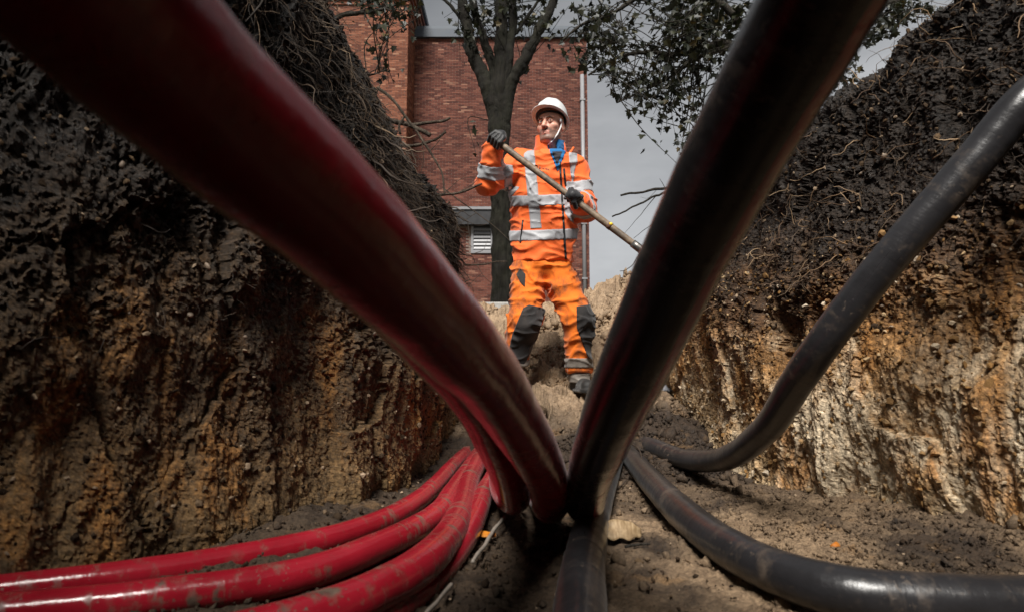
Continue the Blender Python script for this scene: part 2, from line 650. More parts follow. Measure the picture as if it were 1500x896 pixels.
# the level ground round the trench, out to the horizon
g = Acc()
GZ = 0.985
R_ = 2500.0
for (x0, x1, y0, y1) in ((-R_, R_, 6.35, R_), (-R_, R_, -R_, -3.2), (-R_, -2.65, -3.2, 6.35), (3.05, R_, -3.2, 6.35)):
    g.add([(x0, y0, GZ), (x1, y0, GZ), (x1, y1, GZ), (x0, y1, GZ)], [(0, 1, 2, 3)])
mg = M('ground_soil', 0.9, 0.2)
mg.color(mg.ramp(mg.noise(1.3, 8, 0.7), [(0.3, (0.06, 0.06, 0.03)), (0.7, (0.16, 0.12, 0.08))]))
tag(link('ground', g.mesh('ground', smooth=False), mg.m), kind='structure')

# ------------------------------------------------------------------ trench walls
PATH_L = [(-2.6, 5.9, 1.0), (-1.3, 5.4, 1.0), (-0.55, 4.9, 1.0), (-0.30, 4.25, 0.95), (-0.335, 3.6, 1.35), (-0.378, 3.2, 1.48), (-0.428, 2.6, 1.55),
          (-0.472, 2.3, 1.64), (-0.60, 1.9, 1.80), (-0.74, 1.55, 1.95), (-0.97, 1.25, 2.1), (-1.22, 0.95, 2.3), (-1.38, 0.5, 2.75),
          (-1.38, -0.2, 3.1), (-1.0, -0.8, 2.9), (0.0, -1.08, 2.6)]  # unseen rims behind the camera raised to keep sun off the near trench
PATH_R = [(3.0, 6.0, 1.1), (1.95, 5.5, 1.15), (1.4, 4.85, 1.15), (1.04, 4.25, 1.12), (0.94, 3.6, 1.2), (0.95, 3.0, 1.38), (1.0, 2.5, 1.48),
          (1.07, 2.1, 1.56), (1.2, 1.75, 1.70), (1.34, 1.3, 1.9), (1.44, 0.9, 2.1), (1.5, 0.4, 2.6), (1.38, -0.4, 3.0), (0.9, -0.9, 2.8), (0.0, -1.08, 2.6)]  # last rims, out of view, likewise heightened to shade the foreground


def build_wall(name, path, side, mat, kind):
    sp = spline(path, 60)
    seg = np.linalg.norm(np.diff(sp[:, :2], axis=0), axis=1)
    s = np.concatenate([[0], np.cumsum(seg)])
    # resample with steps proportional to the distance from the camera (coarse behind it)
    dist = np.hypot(sp[:, 0], sp[:, 1])
    step = np.where((sp[:, 1] > 0.7) & (sp[:, 1] < 4.9), 0.0026 * dist, 0.03)
    dens = 1.0 / step
    cum = np.concatenate([[0], np.cumsum(0.5 * (dens[1:] + dens[:-1]) * seg)])
    n = int(cum[-1])
    ss = np.interp(np.linspace(0, cum[-1], n), cum, s)
    C = np.stack([np.interp(ss, s, sp[:, k]) for k in range(3)], -1)
    T = np.gradient(C[:, :2], axis=0)
    T /= np.linalg.norm(T, axis=1)[:, None]
    out = np.stack([-T[:, 1], T[:, 0]], -1) * side          # away from the trench
    nf, no = 430, 46
    tz = np.linspace(0, 1, nf)
    zt = C[:, 2]
    rows_o, rows_z = [], []
    for t in tz:
        z = -0.12 + (zt + 0.12) * t
        lean = (0.05 if side < 0 else 0.10) * np.clip(z, 0, None) * np.clip(z / 1.5, 0.2, 1)
        # rounded rim
        r = np.clip((t - 0.93) / 0.07, 0, 1)
        rows_o.append(lean + (0.03 if side < 0 else 0.10) * r * r)
        rows_z.append(z - 0.0 * r)
    last = rows_o[-1]
    for t in np.linspace(0, 1, no + 1)[1:]:
        rows_o.append(last + 0.04 + 2.3 * t)
        rows_z.append(zt + (0.96 - zt) * (3 * t * t - 2 * t ** 3) - 0.03 * np.minimum(t * 8, 1))
    O, Z = np.array(rows_o), np.array(rows_z)
    X = C[None, :, 0] + out[None, :, 0] * O
    Y = C[None, :, 1] + out[None, :, 1] * O
    B = np.stack([X, Y, Z], -1)
    du = np.gradient(B, axis=1)
    dv = np.gradient(B, axis=0)
    N = np.cross(du, dv)
    N /= np.linalg.norm(N, axis=2)[..., None] + 1e-9
    if np.mean(N[:nf // 2, :, 0] * np.sign(-out[None, :, 0])) < 0:
        N = -N
    fl = B.reshape(-1, 3)
    d = 0.075 * fbm(fl * 1.3 + (3 if side < 0 else 31), 3)
    z = fl[:, 2]
    wgt_gran = np.clip((z - 0.25) / 0.35, 0.30, 1) if side < 0 else np.clip((z - 0.50 - 0.12 * fbm(fl * 2.1 + 5, 2)) / 0.25, 0.10, 1)
    wgt_gran = wgt_gran * np.clip(0.85 + 0.9 * fbm(fl * 2.6 + 15, 2), 0.35, 1.5)
    fur = fbm(fl * np.array([7, 7, 1.3]) + 11, 3, 0.55)
    d += 0.020 * fur
    SS = np.broadcast_to(ss[None], O.shape).ravel()
    w1 = 0.25 * fbm(fl * 9, 2)
    w2 = 0.35 * perlin(fl * 30)
    d += wgt_gran * (0.0065 * facets(SS * 17 + w1, z * 12 + w1, 3) + 0.0065 * facets(SS * 42 + w2, z * 32 - w2, 4) + 0.0055 * facets(SS * 95, z * 75, 5)
                     + 0.011 * fbm(fl * 16, 3) + 0.004 * perlin(fl * 120))
    d += (1 - wgt_gran) * (0.009 * fbm(fl * np.array([22, 22, 10]), 4, 0.6) + 0.0022 * facets(SS * 45 + w2, z * 16 + w1, 6) + 0.0016 * facets(SS * 95, z * 60, 7))
    # spade and bucket cuts: broad, slightly tilted planes
    d += 0.015 * facets(SS * 3.6 + 0.35 * w1 + 0.18 * w2, z * 2.2 + 0.35 * w1 + 0.12 * w2, 8, 0.9)
    # slumps and undercuts
    d += 0.05 * np.clip(fbm(fl * 2.3 + 70, 2) - 0.35, 0, 1)
    d -= 0.10 * np.clip(fbm(fl * np.array([3.2, 3.2, 2.0]) + 90, 2) - 0.42, 0, 1)
    V = fl + N.reshape(-1, 3) * d[:, None]
    nr, nc = O.shape
    i, j = np.meshgrid(np.arange(nr - 1), np.arange(nc - 1), indexing='ij')
    Q = np.stack([i * nc + j, i * nc + j + 1, (i + 1) * nc + j + 1, (i + 1) * nc + j], -1).reshape(-1, 4)
    if side > 0:
        Q = Q[:, ::-1]
    ob = link(name, mesh_np(name, V, Q, smooth=False), mat)
    tag(ob, kind='structure')
    return ob, V.reshape(nr, nc, 3), N, C, nf


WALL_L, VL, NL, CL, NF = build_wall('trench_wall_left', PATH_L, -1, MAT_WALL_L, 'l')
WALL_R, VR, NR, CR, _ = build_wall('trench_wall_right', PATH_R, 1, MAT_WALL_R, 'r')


def wall_pick(V, N, n, rng, ymin, ymax, zmin, zmax):
    """Random points on a wall face, even over its area."""
    Vf, Nf = V[:NF].reshape(-1, 3), N[:NF].reshape(-1, 3)
    w = np.hypot(Vf[:, 0], Vf[:, 1])
    ok = (Vf[:, 1] > ymin) & (Vf[:, 1] < ymax) & (Vf[:, 2] > zmin) & (Vf[:, 2] < zmax)
    idx = np.nonzero(ok)[0]
    p = w[idx] / w[idx].sum()
    k = rng.choice(idx, n, p=p)
    return Vf[k], Nf[k]


rng = np.random.default_rng(21)
# grit standing out of the cut faces
C, Nn = wall_pick(VL, NL, 16000, rng, 0.9, 4.6, 0.1, 2.3)
S = rng.gamma(1.6, 0.0021, len(C)).clip(0.0012, 0.010)
tag(link('grit', scatter_stones('grit_left', C + Nn * (S * 0.35)[:, None], S, rng), MAT_GRIT, WALL_L), kind='stuff')
C, Nn = wall_pick(VR, NR, 9000, rng, 0.9, 4.6, 0.55, 1.7)
S = rng.gamma(1.6, 0.0021, len(C)).clip(0.0012, 0.010)
tag(link('grit', scatter_stones('grit_right', C + Nn * (S * 0.35)[:, None], S, rng), MAT_GRIT, WALL_R), kind='stuff')
C, Nn = wall_pick(VR, NR, 8000, rng, 0.9, 4.6, 0.0, 0.9)
S = rng.gamma(1.8, 0.0022, len(C)).clip(0.0016, 0.012)
tag(link('ochre_grit', scatter_stones('ochre_grit', C + Nn * (S * 0.3)[:, None], S, rng), MAT_OCHRE, WALL_R), kind='stuff')

# single pebbles large enough to pick out
PEB = []
for k in range(5):
    v = ICO2_V * (1 + 0.30 * perlin(ICO2_V * 1.5 + k * 9)[:, None]) * np.array([1.0, 0.72, 0.45])
    me = mesh_np('pebble', v, ICO2_F)
    me.materials.append(MAT_PEBBLE)
    PEB.append(me)
for wall_ob, V, N, n, zr in ((WALL_L, VL, NL, 40, (0.35, 1.5)), (WALL_R, VR, NR, 20, (0.2, 1.3))):
    C, Nn = wall_pick(V, N, n, rng, 1.05, 2.9, *zr)
    for k in range(n):
        o = link('pebble', PEB[k % 5], parent=wall_ob)
        s = float(rng.gamma(3, 0.0022) + 0.004)
        o.scale = (s, s, s)
        o.location = C[k] - Nn[k] * s * 0.12
        o.rotation_euler = tuple(rng.uniform(0, 6.28, 3))


def root_strand(a, p, n, d0, length, rad, rng, wander, segs=7, grav=0.6):
    pts = [np.array(p) - n * 0.004]
    d = np.array(d0, dtype=np.float64)
    lift = n * 0.25
    for k in range(segs):
        d = d + rng.normal(0, wander, 3) + np.array([0, 0, -grav * 0.1]) + lift * (0.5 - k / segs)
        d /= np.linalg.norm(d)
        pts.append(pts[-1] + d * length / segs)
    tube(a, pts, np.linspace(rad, rad * 0.35, len(pts)), 3, cap=False)


# the hanging mat of fine roots on the left bank
a = Acc()
C, Nn = wall_pick(VL, NL, 7500, rng, 1.4, 4.5, 0.75, 2.2)
keep = C[:, 2] > 0.80 + 0.25 * fbm(C * 2.0, 2) + np.clip(2.3 - C[:, 1], 0, 1) * 0.9
C, Nn = C[keep], Nn[keep]
for k in range(len(C)):
    d0 = Nn[k] * rng.uniform(0.1, 0.6) + np.array([0, rng.normal(0, 0.35), -1.0])
    root_strand(a, C[k], Nn[k], d0 / np.linalg.norm(d0), rng.uniform(0.04, 0.17), rng.uniform(0.0009, 0.0026), rng, 0.28, 6)
for k in range(0, len(C), 45):
    d0 = Nn[k] * rng.uniform(0.2, 0.9) + np.array([0, rng.normal(0, 0.6), rng.normal(-0.7, 0.5)])
    root_strand(a, C[k], Nn[k], d0 / np.linalg.norm(d0), rng.uniform(0.06, 0.28), rng.uniform(0.003, 0.0075), rng, 0.30, 8)
tag(link('hair_roots', a.mesh('hair_roots_left'), MAT_ROOT, WALL_L), kind='stuff')
# shorter, sparser roots elsewhere on it and on the right bank
a = Acc()
C, Nn = wall_pick(VL, NL, 1300, rng, 0.95, 2.6, 0.5, 2.2)
for k in range(len(C)):
    d0 = Nn[k] * 0.4 + np.array([0, rng.normal(0, 0.8), rng.normal(-0.5, 0.5)])
    root_strand(a, C[k], Nn[k], d0 / np.linalg.norm(d0), rng.uniform(0.02, 0.08), rng.uniform(0.0007, 0.0016), rng, 0.4, 5)
tag(link('hair_roots', a.mesh('hair_roots_left_low'), MAT_ROOT, WALL_L), kind='stuff')
a = Acc()
C, Nn = wall_pick(VR, NR, 1700, rng, 0.95, 3.6, 0.75, 1.75)
for k in range(len(C)):
    d0 = Nn[k] * 0.3 + np.array([rng.normal(0, 0.5), rng.normal(0, 0.8), rng.normal(-0.2, 0.6)])
    root_strand(a, C[k], Nn[k], d0 / np.linalg.norm(d0), rng.uniform(0.03, 0.15), rng.uniform(0.0008, 0.0022), rng, 0.42, 6)
tag(link('hair_roots', a.mesh('hair_roots_right'), MAT_ROOT, WALL_R), kind='stuff')
a = Acc()
C, Nn = wall_pick(VR, NR, 230, rng, 1.0, 3.0, 0.75, 1.75)
for k in range(len(C)):
    d0 = Nn[k] * 0.45 + np.array([0, rng.normal(0, 0.8), rng.normal(0, 0.7)])
    root_strand(a, C[k], Nn[k], d0 / np.linalg.norm(d0), rng.uniform(0.06, 0.18), rng.uniform(0.0014, 0.0034), rng, 0.36, 8, 0.3)
tag(link('pale_roots', a.mesh('pale_roots_right'), MAT_ROOT_PALE, WALL_R), kind='stuff')

# crumbs and stones on the floor and the slope
def floor_scatter(name, n, xr, yr, gam, mat, seed, lift=0.35, patch=None, smax=0.018):
    rg = np.random.default_rng(seed)
    y = np.exp(rg.uniform(math.log(yr[0]), math.log(yr[1]), n))
    x = rg.uniform(xr[0], xr[1], n)
    if patch is not None:
        k = patch(x, y)
        x, y = x[k], y[k]
    s = rg.gamma(1.5, gam, len(x)).clip(0.001, smax)
    z = floor_z(x, y) + 0.004 + s * lift
    tag(link(name, scatter_stones(name, np.stack([x, y, z], -1), s, rg, 0.5, True), mat, floor_ob), kind='stuff')


_pn = lambda x, y, f, o: fbm(np.stack([x * f, y * f, np.zeros_like(x) + o], -1), 2)
floor_scatter('soil_crumbs', 14000, (-0.75, 1.35), (0.95, 3.6), 0.0016, MAT_FLOOR, 31, patch=lambda x, y: _pn(x, y, 2.5, 3) + 0.35 * (np.abs(x - 0.35) > 0.35) > 0.05)
floor_scatter('grit', 3500, (-0.75, 1.35), (0.95, 3.4), 0.0016, MAT_GRIT, 32)
floor_scatter('soil_crumbs', 5000, (0.35, 1.2), (2.6, 3.7), 0.0034, MAT_FLOOR, 33)
floor_scatter('sand_clods', 260, (-0.5, 1.5), (3.7, 5.6), 0.013, MAT_FLOOR, 38, 0.2, smax=0.05)
floor_scatter('soil_clods', 160, (-0.1, 1.1), (2.3, 3.6), 0.011, MAT_FLOOR, 39, 0.2, smax=0.04)
floor_scatter('soil_clods', 120, (-0.3, 1.3), (1.2, 2.4), 0.006, MAT_FLOOR, 40, 0.2, smax=0.02)
floor_scatter('soil_crumbs', 2500, (-0.2, 0.6), (2.6, 3.5), 0.0034, MAT_FLOOR, 36)
floor_scatter('sand_crumbs', 5000, (-0.5, 1.6), (3.5, 6.0), 0.0052, MAT_FLOOR, 34)
floor_scatter('sand_crumbs', 5000, (0.1, 1.3), (0.95, 2.4), 0.0017, MAT_FLOOR, 35, patch=lambda x, y: _pn(x, y, 2.0, 8) > 0.1)
floor_scatter('soil_crumbs', 6000, (0.7, 1.6), (1.2, 2.4), 0.0015, MAT_FLOOR, 37)
scene.cycles.use_denoising = True
scene.cycles.max_bounces = 6

# ------------------------------------------------------------------ cable ducts
def duct_material(name, c0, c1, rough, dirt=0.5, reflection=None, sheen=0.03):
    m = M(name, rough, 0.5)
    n = m.noise(5, 5, 0.6)
    c = m.ramp(n, [(0.3, c0), (0.7, c1)])
    if reflection is not None:
        s = m.attr('duct_angle')['Fac']
        k = m.math('MULTIPLY', m.math('COMPARE', s, reflection[0], reflection[1]), 1.0)
        c = m.mix(m.math('MULTIPLY', k, m.ramp(m.noise(14, 5, 0.7), [(0.3, 0.45), (0.55, 1.0)])), c, reflection[2])
    # scuffs round the tube and dried mud
    ring = m.ramp(m.noise(1.0, 3, 0.6, m.duct_vec((26, 1.4, 1))), [(0.50, 0.0), (0.60, 1.0)])
    blot = m.ramp(m.noise(7, 5, 0.7), [(0.47, 0.0), (0.62, 1.0)])
    spots = m.ramp(m.noise(75, 3, 0.6), [(0.60, 0.0), (0.66, 1.0)])
    mud = m.ramp(m.noise(60, 4), [(0.3, (0.05, 0.036, 0.026)), (0.7, (0.17, 0.125, 0.09))])
    f = m.math('MULTIPLY', m.math('MULTIPLY', ring, blot), dirt)
    f = m.math('MAXIMUM', f, m.math('MULTIPLY', m.math('MULTIPLY', spots, blot), min(1.0, dirt * 1.6)))
    f = m.math('MAXIMUM', f, m.math('MULTIPLY', m.ramp(m.noise(3.3, 5, 0.7), [(0.60, 0.0), (0.72, 1.0)]), dirt * 0.9))
    m.color(m.mix(f, c, mud))
    scr = m.noise(1.0, 4, 0.7, m.duct_vec((6, 30, 1)))
    m.rough(m.math('ADD', m.math('MULTIPLY_ADD', f, 0.45, rough - 0.08), m.math('MULTIPLY', scr, 0.16)))
    m.b.inputs['Sheen Weight'].default_value = sheen          # put in as a pale highlight along the rim
    m.b.inputs['Sheen Roughness'].default_value = 0.35
    nb = m.bump(m.noise(9, 4, 0.6), 0.35, 0.010)
    m.bump(m.noise(1.0, 5, 0.7, m.duct_vec((90, 2.0, 1))), 0.25, 0.003, nb)
    return m.m


def _duct_vec(self, scale):
    """(metres along the duct, angle round it) as a texture vector."""
    k = self.n.new('ShaderNodeCombineXYZ')
    self.l.new(self.attr('duct_along')['Fac'], k.inputs[0])
    self.l.new(self.attr('duct_angle')['Fac'], k.inputs[1])
    p = self.n.new('ShaderNodeMapping')
    p.inputs['Scale'].default_value = scale
    self.l.new(k.outputs[0], p.inputs['Vector'])
    return p.outputs[0]


M.duct_vec = _duct_vec
MAT_RED = duct_material('red_duct', (0.22, 0.006, 0.013), (0.35, 0.013, 0.026), 0.15, 0.95)
MAT_RED2 = duct_material('red_duct_clean_shaded', (0.17, 0.004, 0.008), (0.26, 0.007, 0.014), 0.20, 0.3, sheen=0.06)  # cleaner than the floor ducts; darker red, with shade put into the colour
MAT_BLACK = duct_material('black_duct', (0.012, 0.0115, 0.0125), (0.024, 0.023, 0.025), 0.30, 0.45)
MAT_BLACK2 = duct_material('black_duct_red_reflection', (0.009, 0.008, 0.009), (0.017, 0.015, 0.016), 0.24, 0.3, (0.34, 0.055, (0.30, 0.02, 0.03)))  # red duct's reflection painted along the tube as a band of colour
RAD = 0.045


def duct(name, pts, mat, label, seed, seg=36, rings=0.0, rad=RAD):
    P = spline(pts, 40)
    d = np.concatenate([[0], np.cumsum(np.linalg.norm(np.diff(P, axis=0), axis=1))])
    n = int(d[-1] / 0.009)
    u = np.linspace(0, d[-1], n)
    P = np.stack([np.interp(u, d, P[:, k]) for k in range(3)], -1)
    k = np.ones(9) / 9
    for c in range(3):
        P[4:-4, c] = np.convolve(P[:, c], k, 'valid')
    lump = 1 + 0.018 * perlin(np.stack([u * 3.1, u * 0 + seed, u * 0], -1)) + 0.008 * perlin(np.stack([u * 14, u * 0 + seed, u * 0 + 4], -1))
    if rings:
        for r in np.arange(rings * 0.4, d[-1], rings):
            lump += 0.022 * np.exp(-((u - r) / 0.006) ** 2)
    a = Acc()
    V = tube(a, P, rad * lump, seg)
    V = a.V[0]
    nrm = V - np.vstack([np.repeat(P, seg, 0), P[:1], P[-1:]])
    V = V + nrm * (0.03 * fbm(V * 9 + seed, 2))[:, None]
    a.V[0] = V
    o0 = P[0].copy()
    me = a.mesh(name, o0)
    al = np.concatenate([np.repeat(u, seg), [u[0], u[-1]]]).astype(np.float32)
    an = np.concatenate([np.tile(np.abs(np.linspace(-1, 1, seg, endpoint=False)), n), [0, 0]]).astype(np.float32)
    for nm, dat in (('duct_along', al), ('duct_angle', an)):
        me.attributes.new(nm, 'FLOAT', 'POINT').data.foreach_set('value', dat)
    o = link(name, me, mat, loc=o0)
    tag(o, label, 'cable duct', 'ducts in the trench')
    return o, P


def lie(pts, lift=0.0, rad=RAD):
    """A duct lying on the trench floor, traced in the photograph."""
    out = []
    for q in pts:
        z = rad + 0.006 + (q[2] if len(q) > 2 else 0.0) + lift
        p = on_level(q[0], q[1], z)
        out.append(p)
    return out


UP_L = [np.array([-0.235, 0.16, 0.69]), np.array([-0.30, -0.1, 0.84]), np.array([-0.37, -0.42, 1.3]), np.array([-0.41, -0.72, 2.05]), np.array([-0.45, -1.1, 2.95]), np.array([-0.5, -2.2, 2.5])]
R1 = [at(227, 79, .33), at(502, 330, .49), at(657, 490, .70), at(728, 574, .92), at(797, 690, 1.38), at(806, 738, 1.70), at(790, 716, 2.05), at(775, 680, 2.6), at(770, 640, 3.3) - np.array([0, 0, .06])]
duct('red_duct', UP_L[::-1] + R1, MAT_RED2, 'thick red duct sweeping down from the upper left across the worker, nearest the lens', 1.0, rad=.049)
off = np.array([-0.02, 0.0, 0.12])
R2 = [at(95, -60, .40), at(288, 124, .48), at(474, 312, .60), at(616, 485, .85), at(703, 594, 1.12), at(748, 700, 1.52), at(752, 728, 1.72), at(738, 712, 2.0), at(733, 680, 2.5), at(735, 640, 3.2) - np.array([0, 0, .06])]
UP_L2 = [np.array([-0.375, 0.24, 0.80]), np.array([-0.48, -0.06, 1.02]), np.array([-0.55, -0.4, 1.5]), np.array([-0.58, -0.72, 2.15]), np.array([-0.6, -1.1, 3.05]), np.array([-0.65, -2.2, 2.5])]
duct('red_duct', UP_L2[::-1] + R2, MAT_RED2, 'red duct half hidden beneath the big diagonal red duct, showing along its lower left edge', 2.0)
K1 = [at(1199, 0, .50), at(1024, 324, .70), at(945, 500, .85), at(896, 610, 1.05), at(864, 695, 1.42), at(856, 738, 1.68), at(858, 712, 2.05), at(862, 670, 2.7), at(866, 640, 3.3) - np.array([0, 0, .06])]
UP_R = [np.array([0.27, 0.25, 0.85]), np.array([0.33, -0.05, 1.03]), np.array([0.38, -0.4, 1.45]), np.array([0.42, -0.72, 2.1]), np.array([0.45, -1.1, 3.0]), np.array([0.5, -2.2, 2.5])]
duct('black_duct', UP_R[::-1] + K1, MAT_BLACK2, 'thick black duct with a faint painted red stripe, rising steeply right of the worker', 3.0, rad=.051)

A_ = lie([(712, 640, -.03), (692, 655), (667, 678), (631, 717), (580, 753), (500, 784), (400, 808), (221, 838), (55, 860), (-140, 878), (-420, 892)], rad=.032)
duct('red_duct', A_, MAT_RED, 'red duct on the trench floor, lying closest to the left soil wall', 4.0, rad=.032)
B_ = lie([(716, 642, -.03), (703, 660), (684, 690), (662, 722), (646, 747), (612, 772), (556, 799), (443, 841), (221, 876), (20, 897), (-260, 925)], rad=.034)
duct('red_duct', B_, MAT_RED, 'muddy red duct on the floor, middle one of the three sweeping to the lower left', 5.0, rad=.034)
C_ = lie([(722, 646, -.03), (708, 664), (694, 690), (684, 714), (677, 745, .004), (659, 782, .015), (622, 823, .02), (556, 864, .02), (470, 900, .02), (330, 940, .01), (60, 990)], rad=.038)
duct('red_duct', C_, MAT_RED, 'mud-spotted red duct in the lower left, the nearest and widest on the floor', 6.0, rad=.038)
D_ = lie([(738, 655, -.03), (733, 672), (722, 700), (709, 722), (698, 750), (685, 778, -.008), (660, 815, -.016), (626, 850, -.02), (560, 898, -.02), (440, 960, -.02)], rad=.034)
duct('red_duct', D_, MAT_RED, 'short visible run of red duct merging under the widest floor duct from its right', 7.0, rad=.034)
K2 = lie([(912, 640, -.03), (903, 662), (892, 690), (880, 722), (868, 760), (857, 815), (851, 870), (848, 940), (846, 1100)])
duct('black_duct', K2, MAT_BLACK, 'black duct on the floor running straight toward the viewer, bottom centre', 8.0, rings=0.16)
E_ = lie([(886, 625, -.03), (902, 645), (921, 666), (957, 708), (1010, 760), (1077, 808), (1165, 847), (1253, 869), (1386, 879), (1510, 882), (1800, 885)])
duct('black_duct', E_, MAT_BLACK, 'black duct curving across the floor to the lower right corner', 9.0, rings=0.21)
F_ = [at(925, 638, 3.3) - np.array([0, 0, .03]), at(957, 655, 2.98), at(1002, 672, 2.68), at(1046, 674, 2.4), at(1085, 660, 2.15), at(1130, 619, 1.88), at(1166, 560, 1.70), at(1206, 503, 1.58), at(1274, 413, 1.49), at(1343, 332, 1.43),
      at(1415, 250, 1.38), at(1492, 158, 1.33), at(1600, 45, 1.26), np.array([1.25, 0.7, 1.55]), np.array([1.3, 0.25, 2.0]), np.array([1.5, -0.2, 2.75]), np.array([2.2, -0.5, 2.9])]
duct('black_duct', F_, MAT_BLACK, 'black duct lifting off the floor along the right soil wall toward the right edge', 10.0, rings=0.33, rad=.043)

# ------------------------------------------------------------------ brick building
BD = 22.0


def wx(px, d=BD):
    return (px - 750) / FPX * d


def wz(py, d=BD):
    return at(750, py, d)[2]


mb = M('red_brick', 0.85, 0.25)
bi = mb.island()
bc = mb.ramp(bi, [(0.0, (0.062, 0.022, 0.017)), (0.35, (0.105, 0.036, 0.026)), (0.75, (0.145, 0.052, 0.036)), (0.95, (0.18, 0.070, 0.048)), (1.0, (0.27, 0.14, 0.095))])
stain = mb.ramp(mb.noise(0.35, 5, 0.6), [(0.3, 0.75), (0.7, 1.15)])
mb.color(mb.mix(1.0, mb.mix(0.5, bc, mb.ramp(mb.noise(25, 4), [(0.3, 0.7), (0.7, 1.2)]), 'MULTIPLY'), stain, 'MULTIPLY'))
MAT_BRICK = mb.m
MAT_BRICK_O = mb.m.copy()
MAT_BRICK_O.name = 'orange_brick'
for nd in MAT_BRICK_O.node_tree.nodes:
    if nd.type == 'VALTORGB' and len(nd.color_ramp.elements) == 5:
        for e, c in zip(nd.color_ramp.elements, [(0.09, 0.033, 0.022), (0.15, 0.055, 0.032), (0.205, 0.078, 0.045), (0.25, 0.103, 0.06), (0.32, 0.18, 0.115)]):
            e.color = (*c, 1)
MAT_MORTAR = simple('mortar', (0.16, 0.12, 0.10), 0.9, 0.2, 8)
MAT_FASCIA = simple('blue_grey_metal', (0.075, 0.092, 0.115), 0.6, 0.15, 3, metal=0.0)
MAT_FASCIA2 = simple('dark_blue_grey_metal', (0.045, 0.058, 0.078), 0.6, 0.15, 3, metal=0.0)
MAT_WHITE = simple('white_paint', (0.21, 0.21, 0.22), 0.4, 0.06, 6)
MAT_DARKP = simple('black_panel', (0.018, 0.018, 0.02), 0.4, 0.2, 6)
MAT_CONC = simple('concrete', (0.30, 0.29, 0.27), 0.9, 0.25, 25, bump=0.004)

bx0, bx1, bz0, bz1 = wx(600), wx(865), 0.9, wz(46)
root = empty('brick_building', (0.0, BD, GZ))
tag(root, 'tall red brick building with blue-grey roof edge behind the tree and the worker', 'building')
RO = np.array([0.0, BD, GZ])
holes = [(wx(648), wx(722), wz(332), wz(307)), (wx(689), wx(722), wz(369), wz(330))]


def brickwork(name, x0, x1, z0, z1, y, holes, mat, parent, axis='x', xfix=None, facing=-1):
    """Every brick of a facade in one mesh, each with its own edges, mortar set back."""
    course, length, joint, depth = 0.0625, 0.222, 0.011, 0.012
    nrow = int((z1 - z0) / course)
    out = []
    rg = np.random.default_rng(int(abs(x0 * 100)) + 5)
    for r in range(nrow):
        z = z0 + r * course
        sh = (0.0 if r % 2 else 0.5) * length
        xs = np.arange(x0 - sh, x1, length)
        for x in xs:
            a0, a1 = max(x, x0), min(x + length - joint, x1)
            if a1 - a0 < 0.03:
                continue
            bad = False
            for h in holes:
                if a1 > h[0] and a0 < h[1] and z + course > h[2] and z < h[3]:
                    bad = True
            if bad:
                continue
            out.append((a0, a1, z, z + course - joint, depth * rg.uniform(0.6, 1.3)))
    b = np.array(out)
    n = len(b)
    zero = np.zeros(n)
    if axis == 'x':
        f = y - b[:, 4]
        c = [(b[:, 0], f, b[:, 2]), (b[:, 1], f, b[:, 2]), (b[:, 1], f, b[:, 3]), (b[:, 0], f, b[:, 3]),
             (b[:, 0], zero + y + .01, b[:, 2]), (b[:, 1], zero + y + .01, b[:, 2]), (b[:, 1], zero + y + .01, b[:, 3]), (b[:, 0], zero + y + .01, b[:, 3])]
    else:
        f = y + b[:, 4]
        c = [(f, b[:, 0], b[:, 2]), (f, b[:, 1], b[:, 2]), (f, b[:, 1], b[:, 3]), (f, b[:, 0], b[:, 3]),
             (zero + y - .01, b[:, 0], b[:, 2]), (zero + y - .01, b[:, 1], b[:, 2]), (zero + y - .01, b[:, 1], b[:, 3]), (zero + y - .01, b[:, 0], b[:, 3])]
    V = np.stack([np.stack(k, -1) for k in c], 1).reshape(-1, 3) - RO
    q = np.array([(0, 1, 2, 3), (1, 5, 6, 2), (3, 2, 6, 7), (4, 0, 3, 7), (4, 5, 1, 0)])
    F = (q[None] + (np.arange(n) * 8)[:, None, None]).reshape(-1, 4)
    o = link(name, mesh_np(name, V, F, smooth=False), mat, parent)
    o['kind'] = 'stuff'
    return o


def part_box(name, lo, hi, mat, parent, off=RO, bev=0.0):
    a = Acc()
    box(a, np.array(lo), np.array(hi))
    o = link(name, a.mesh(name, off, smooth=False), mat, parent)
    if bev:
        k = o.modifiers.new('bevel', 'BEVEL')
        k.width = bev
        k.segments = 2
    return o


part_box('wall', (bx0 - 0.4, BD, bz0), (bx1, BD + 9, bz1), MAT_MORTAR, root)
brickwork('bricks', bx0, bx1, bz0 + 0.6, bz1 - .01, BD, holes, MAT_BRICK, root)
rf = part_box('roof_edge', (bx0 - 0.3, BD - 0.14, bz1 - 0.30), (bx1 + 0.06, BD + 9.1, bz1 + 0.02), MAT_FASCIA2, root)
part_box('flashing', (bx0 - 0.3, BD + 0.02, bz1 + 0.025), (bx1 + 0.03, BD + 9.0, bz1 + 0.22), MAT_FASCIA, rf)
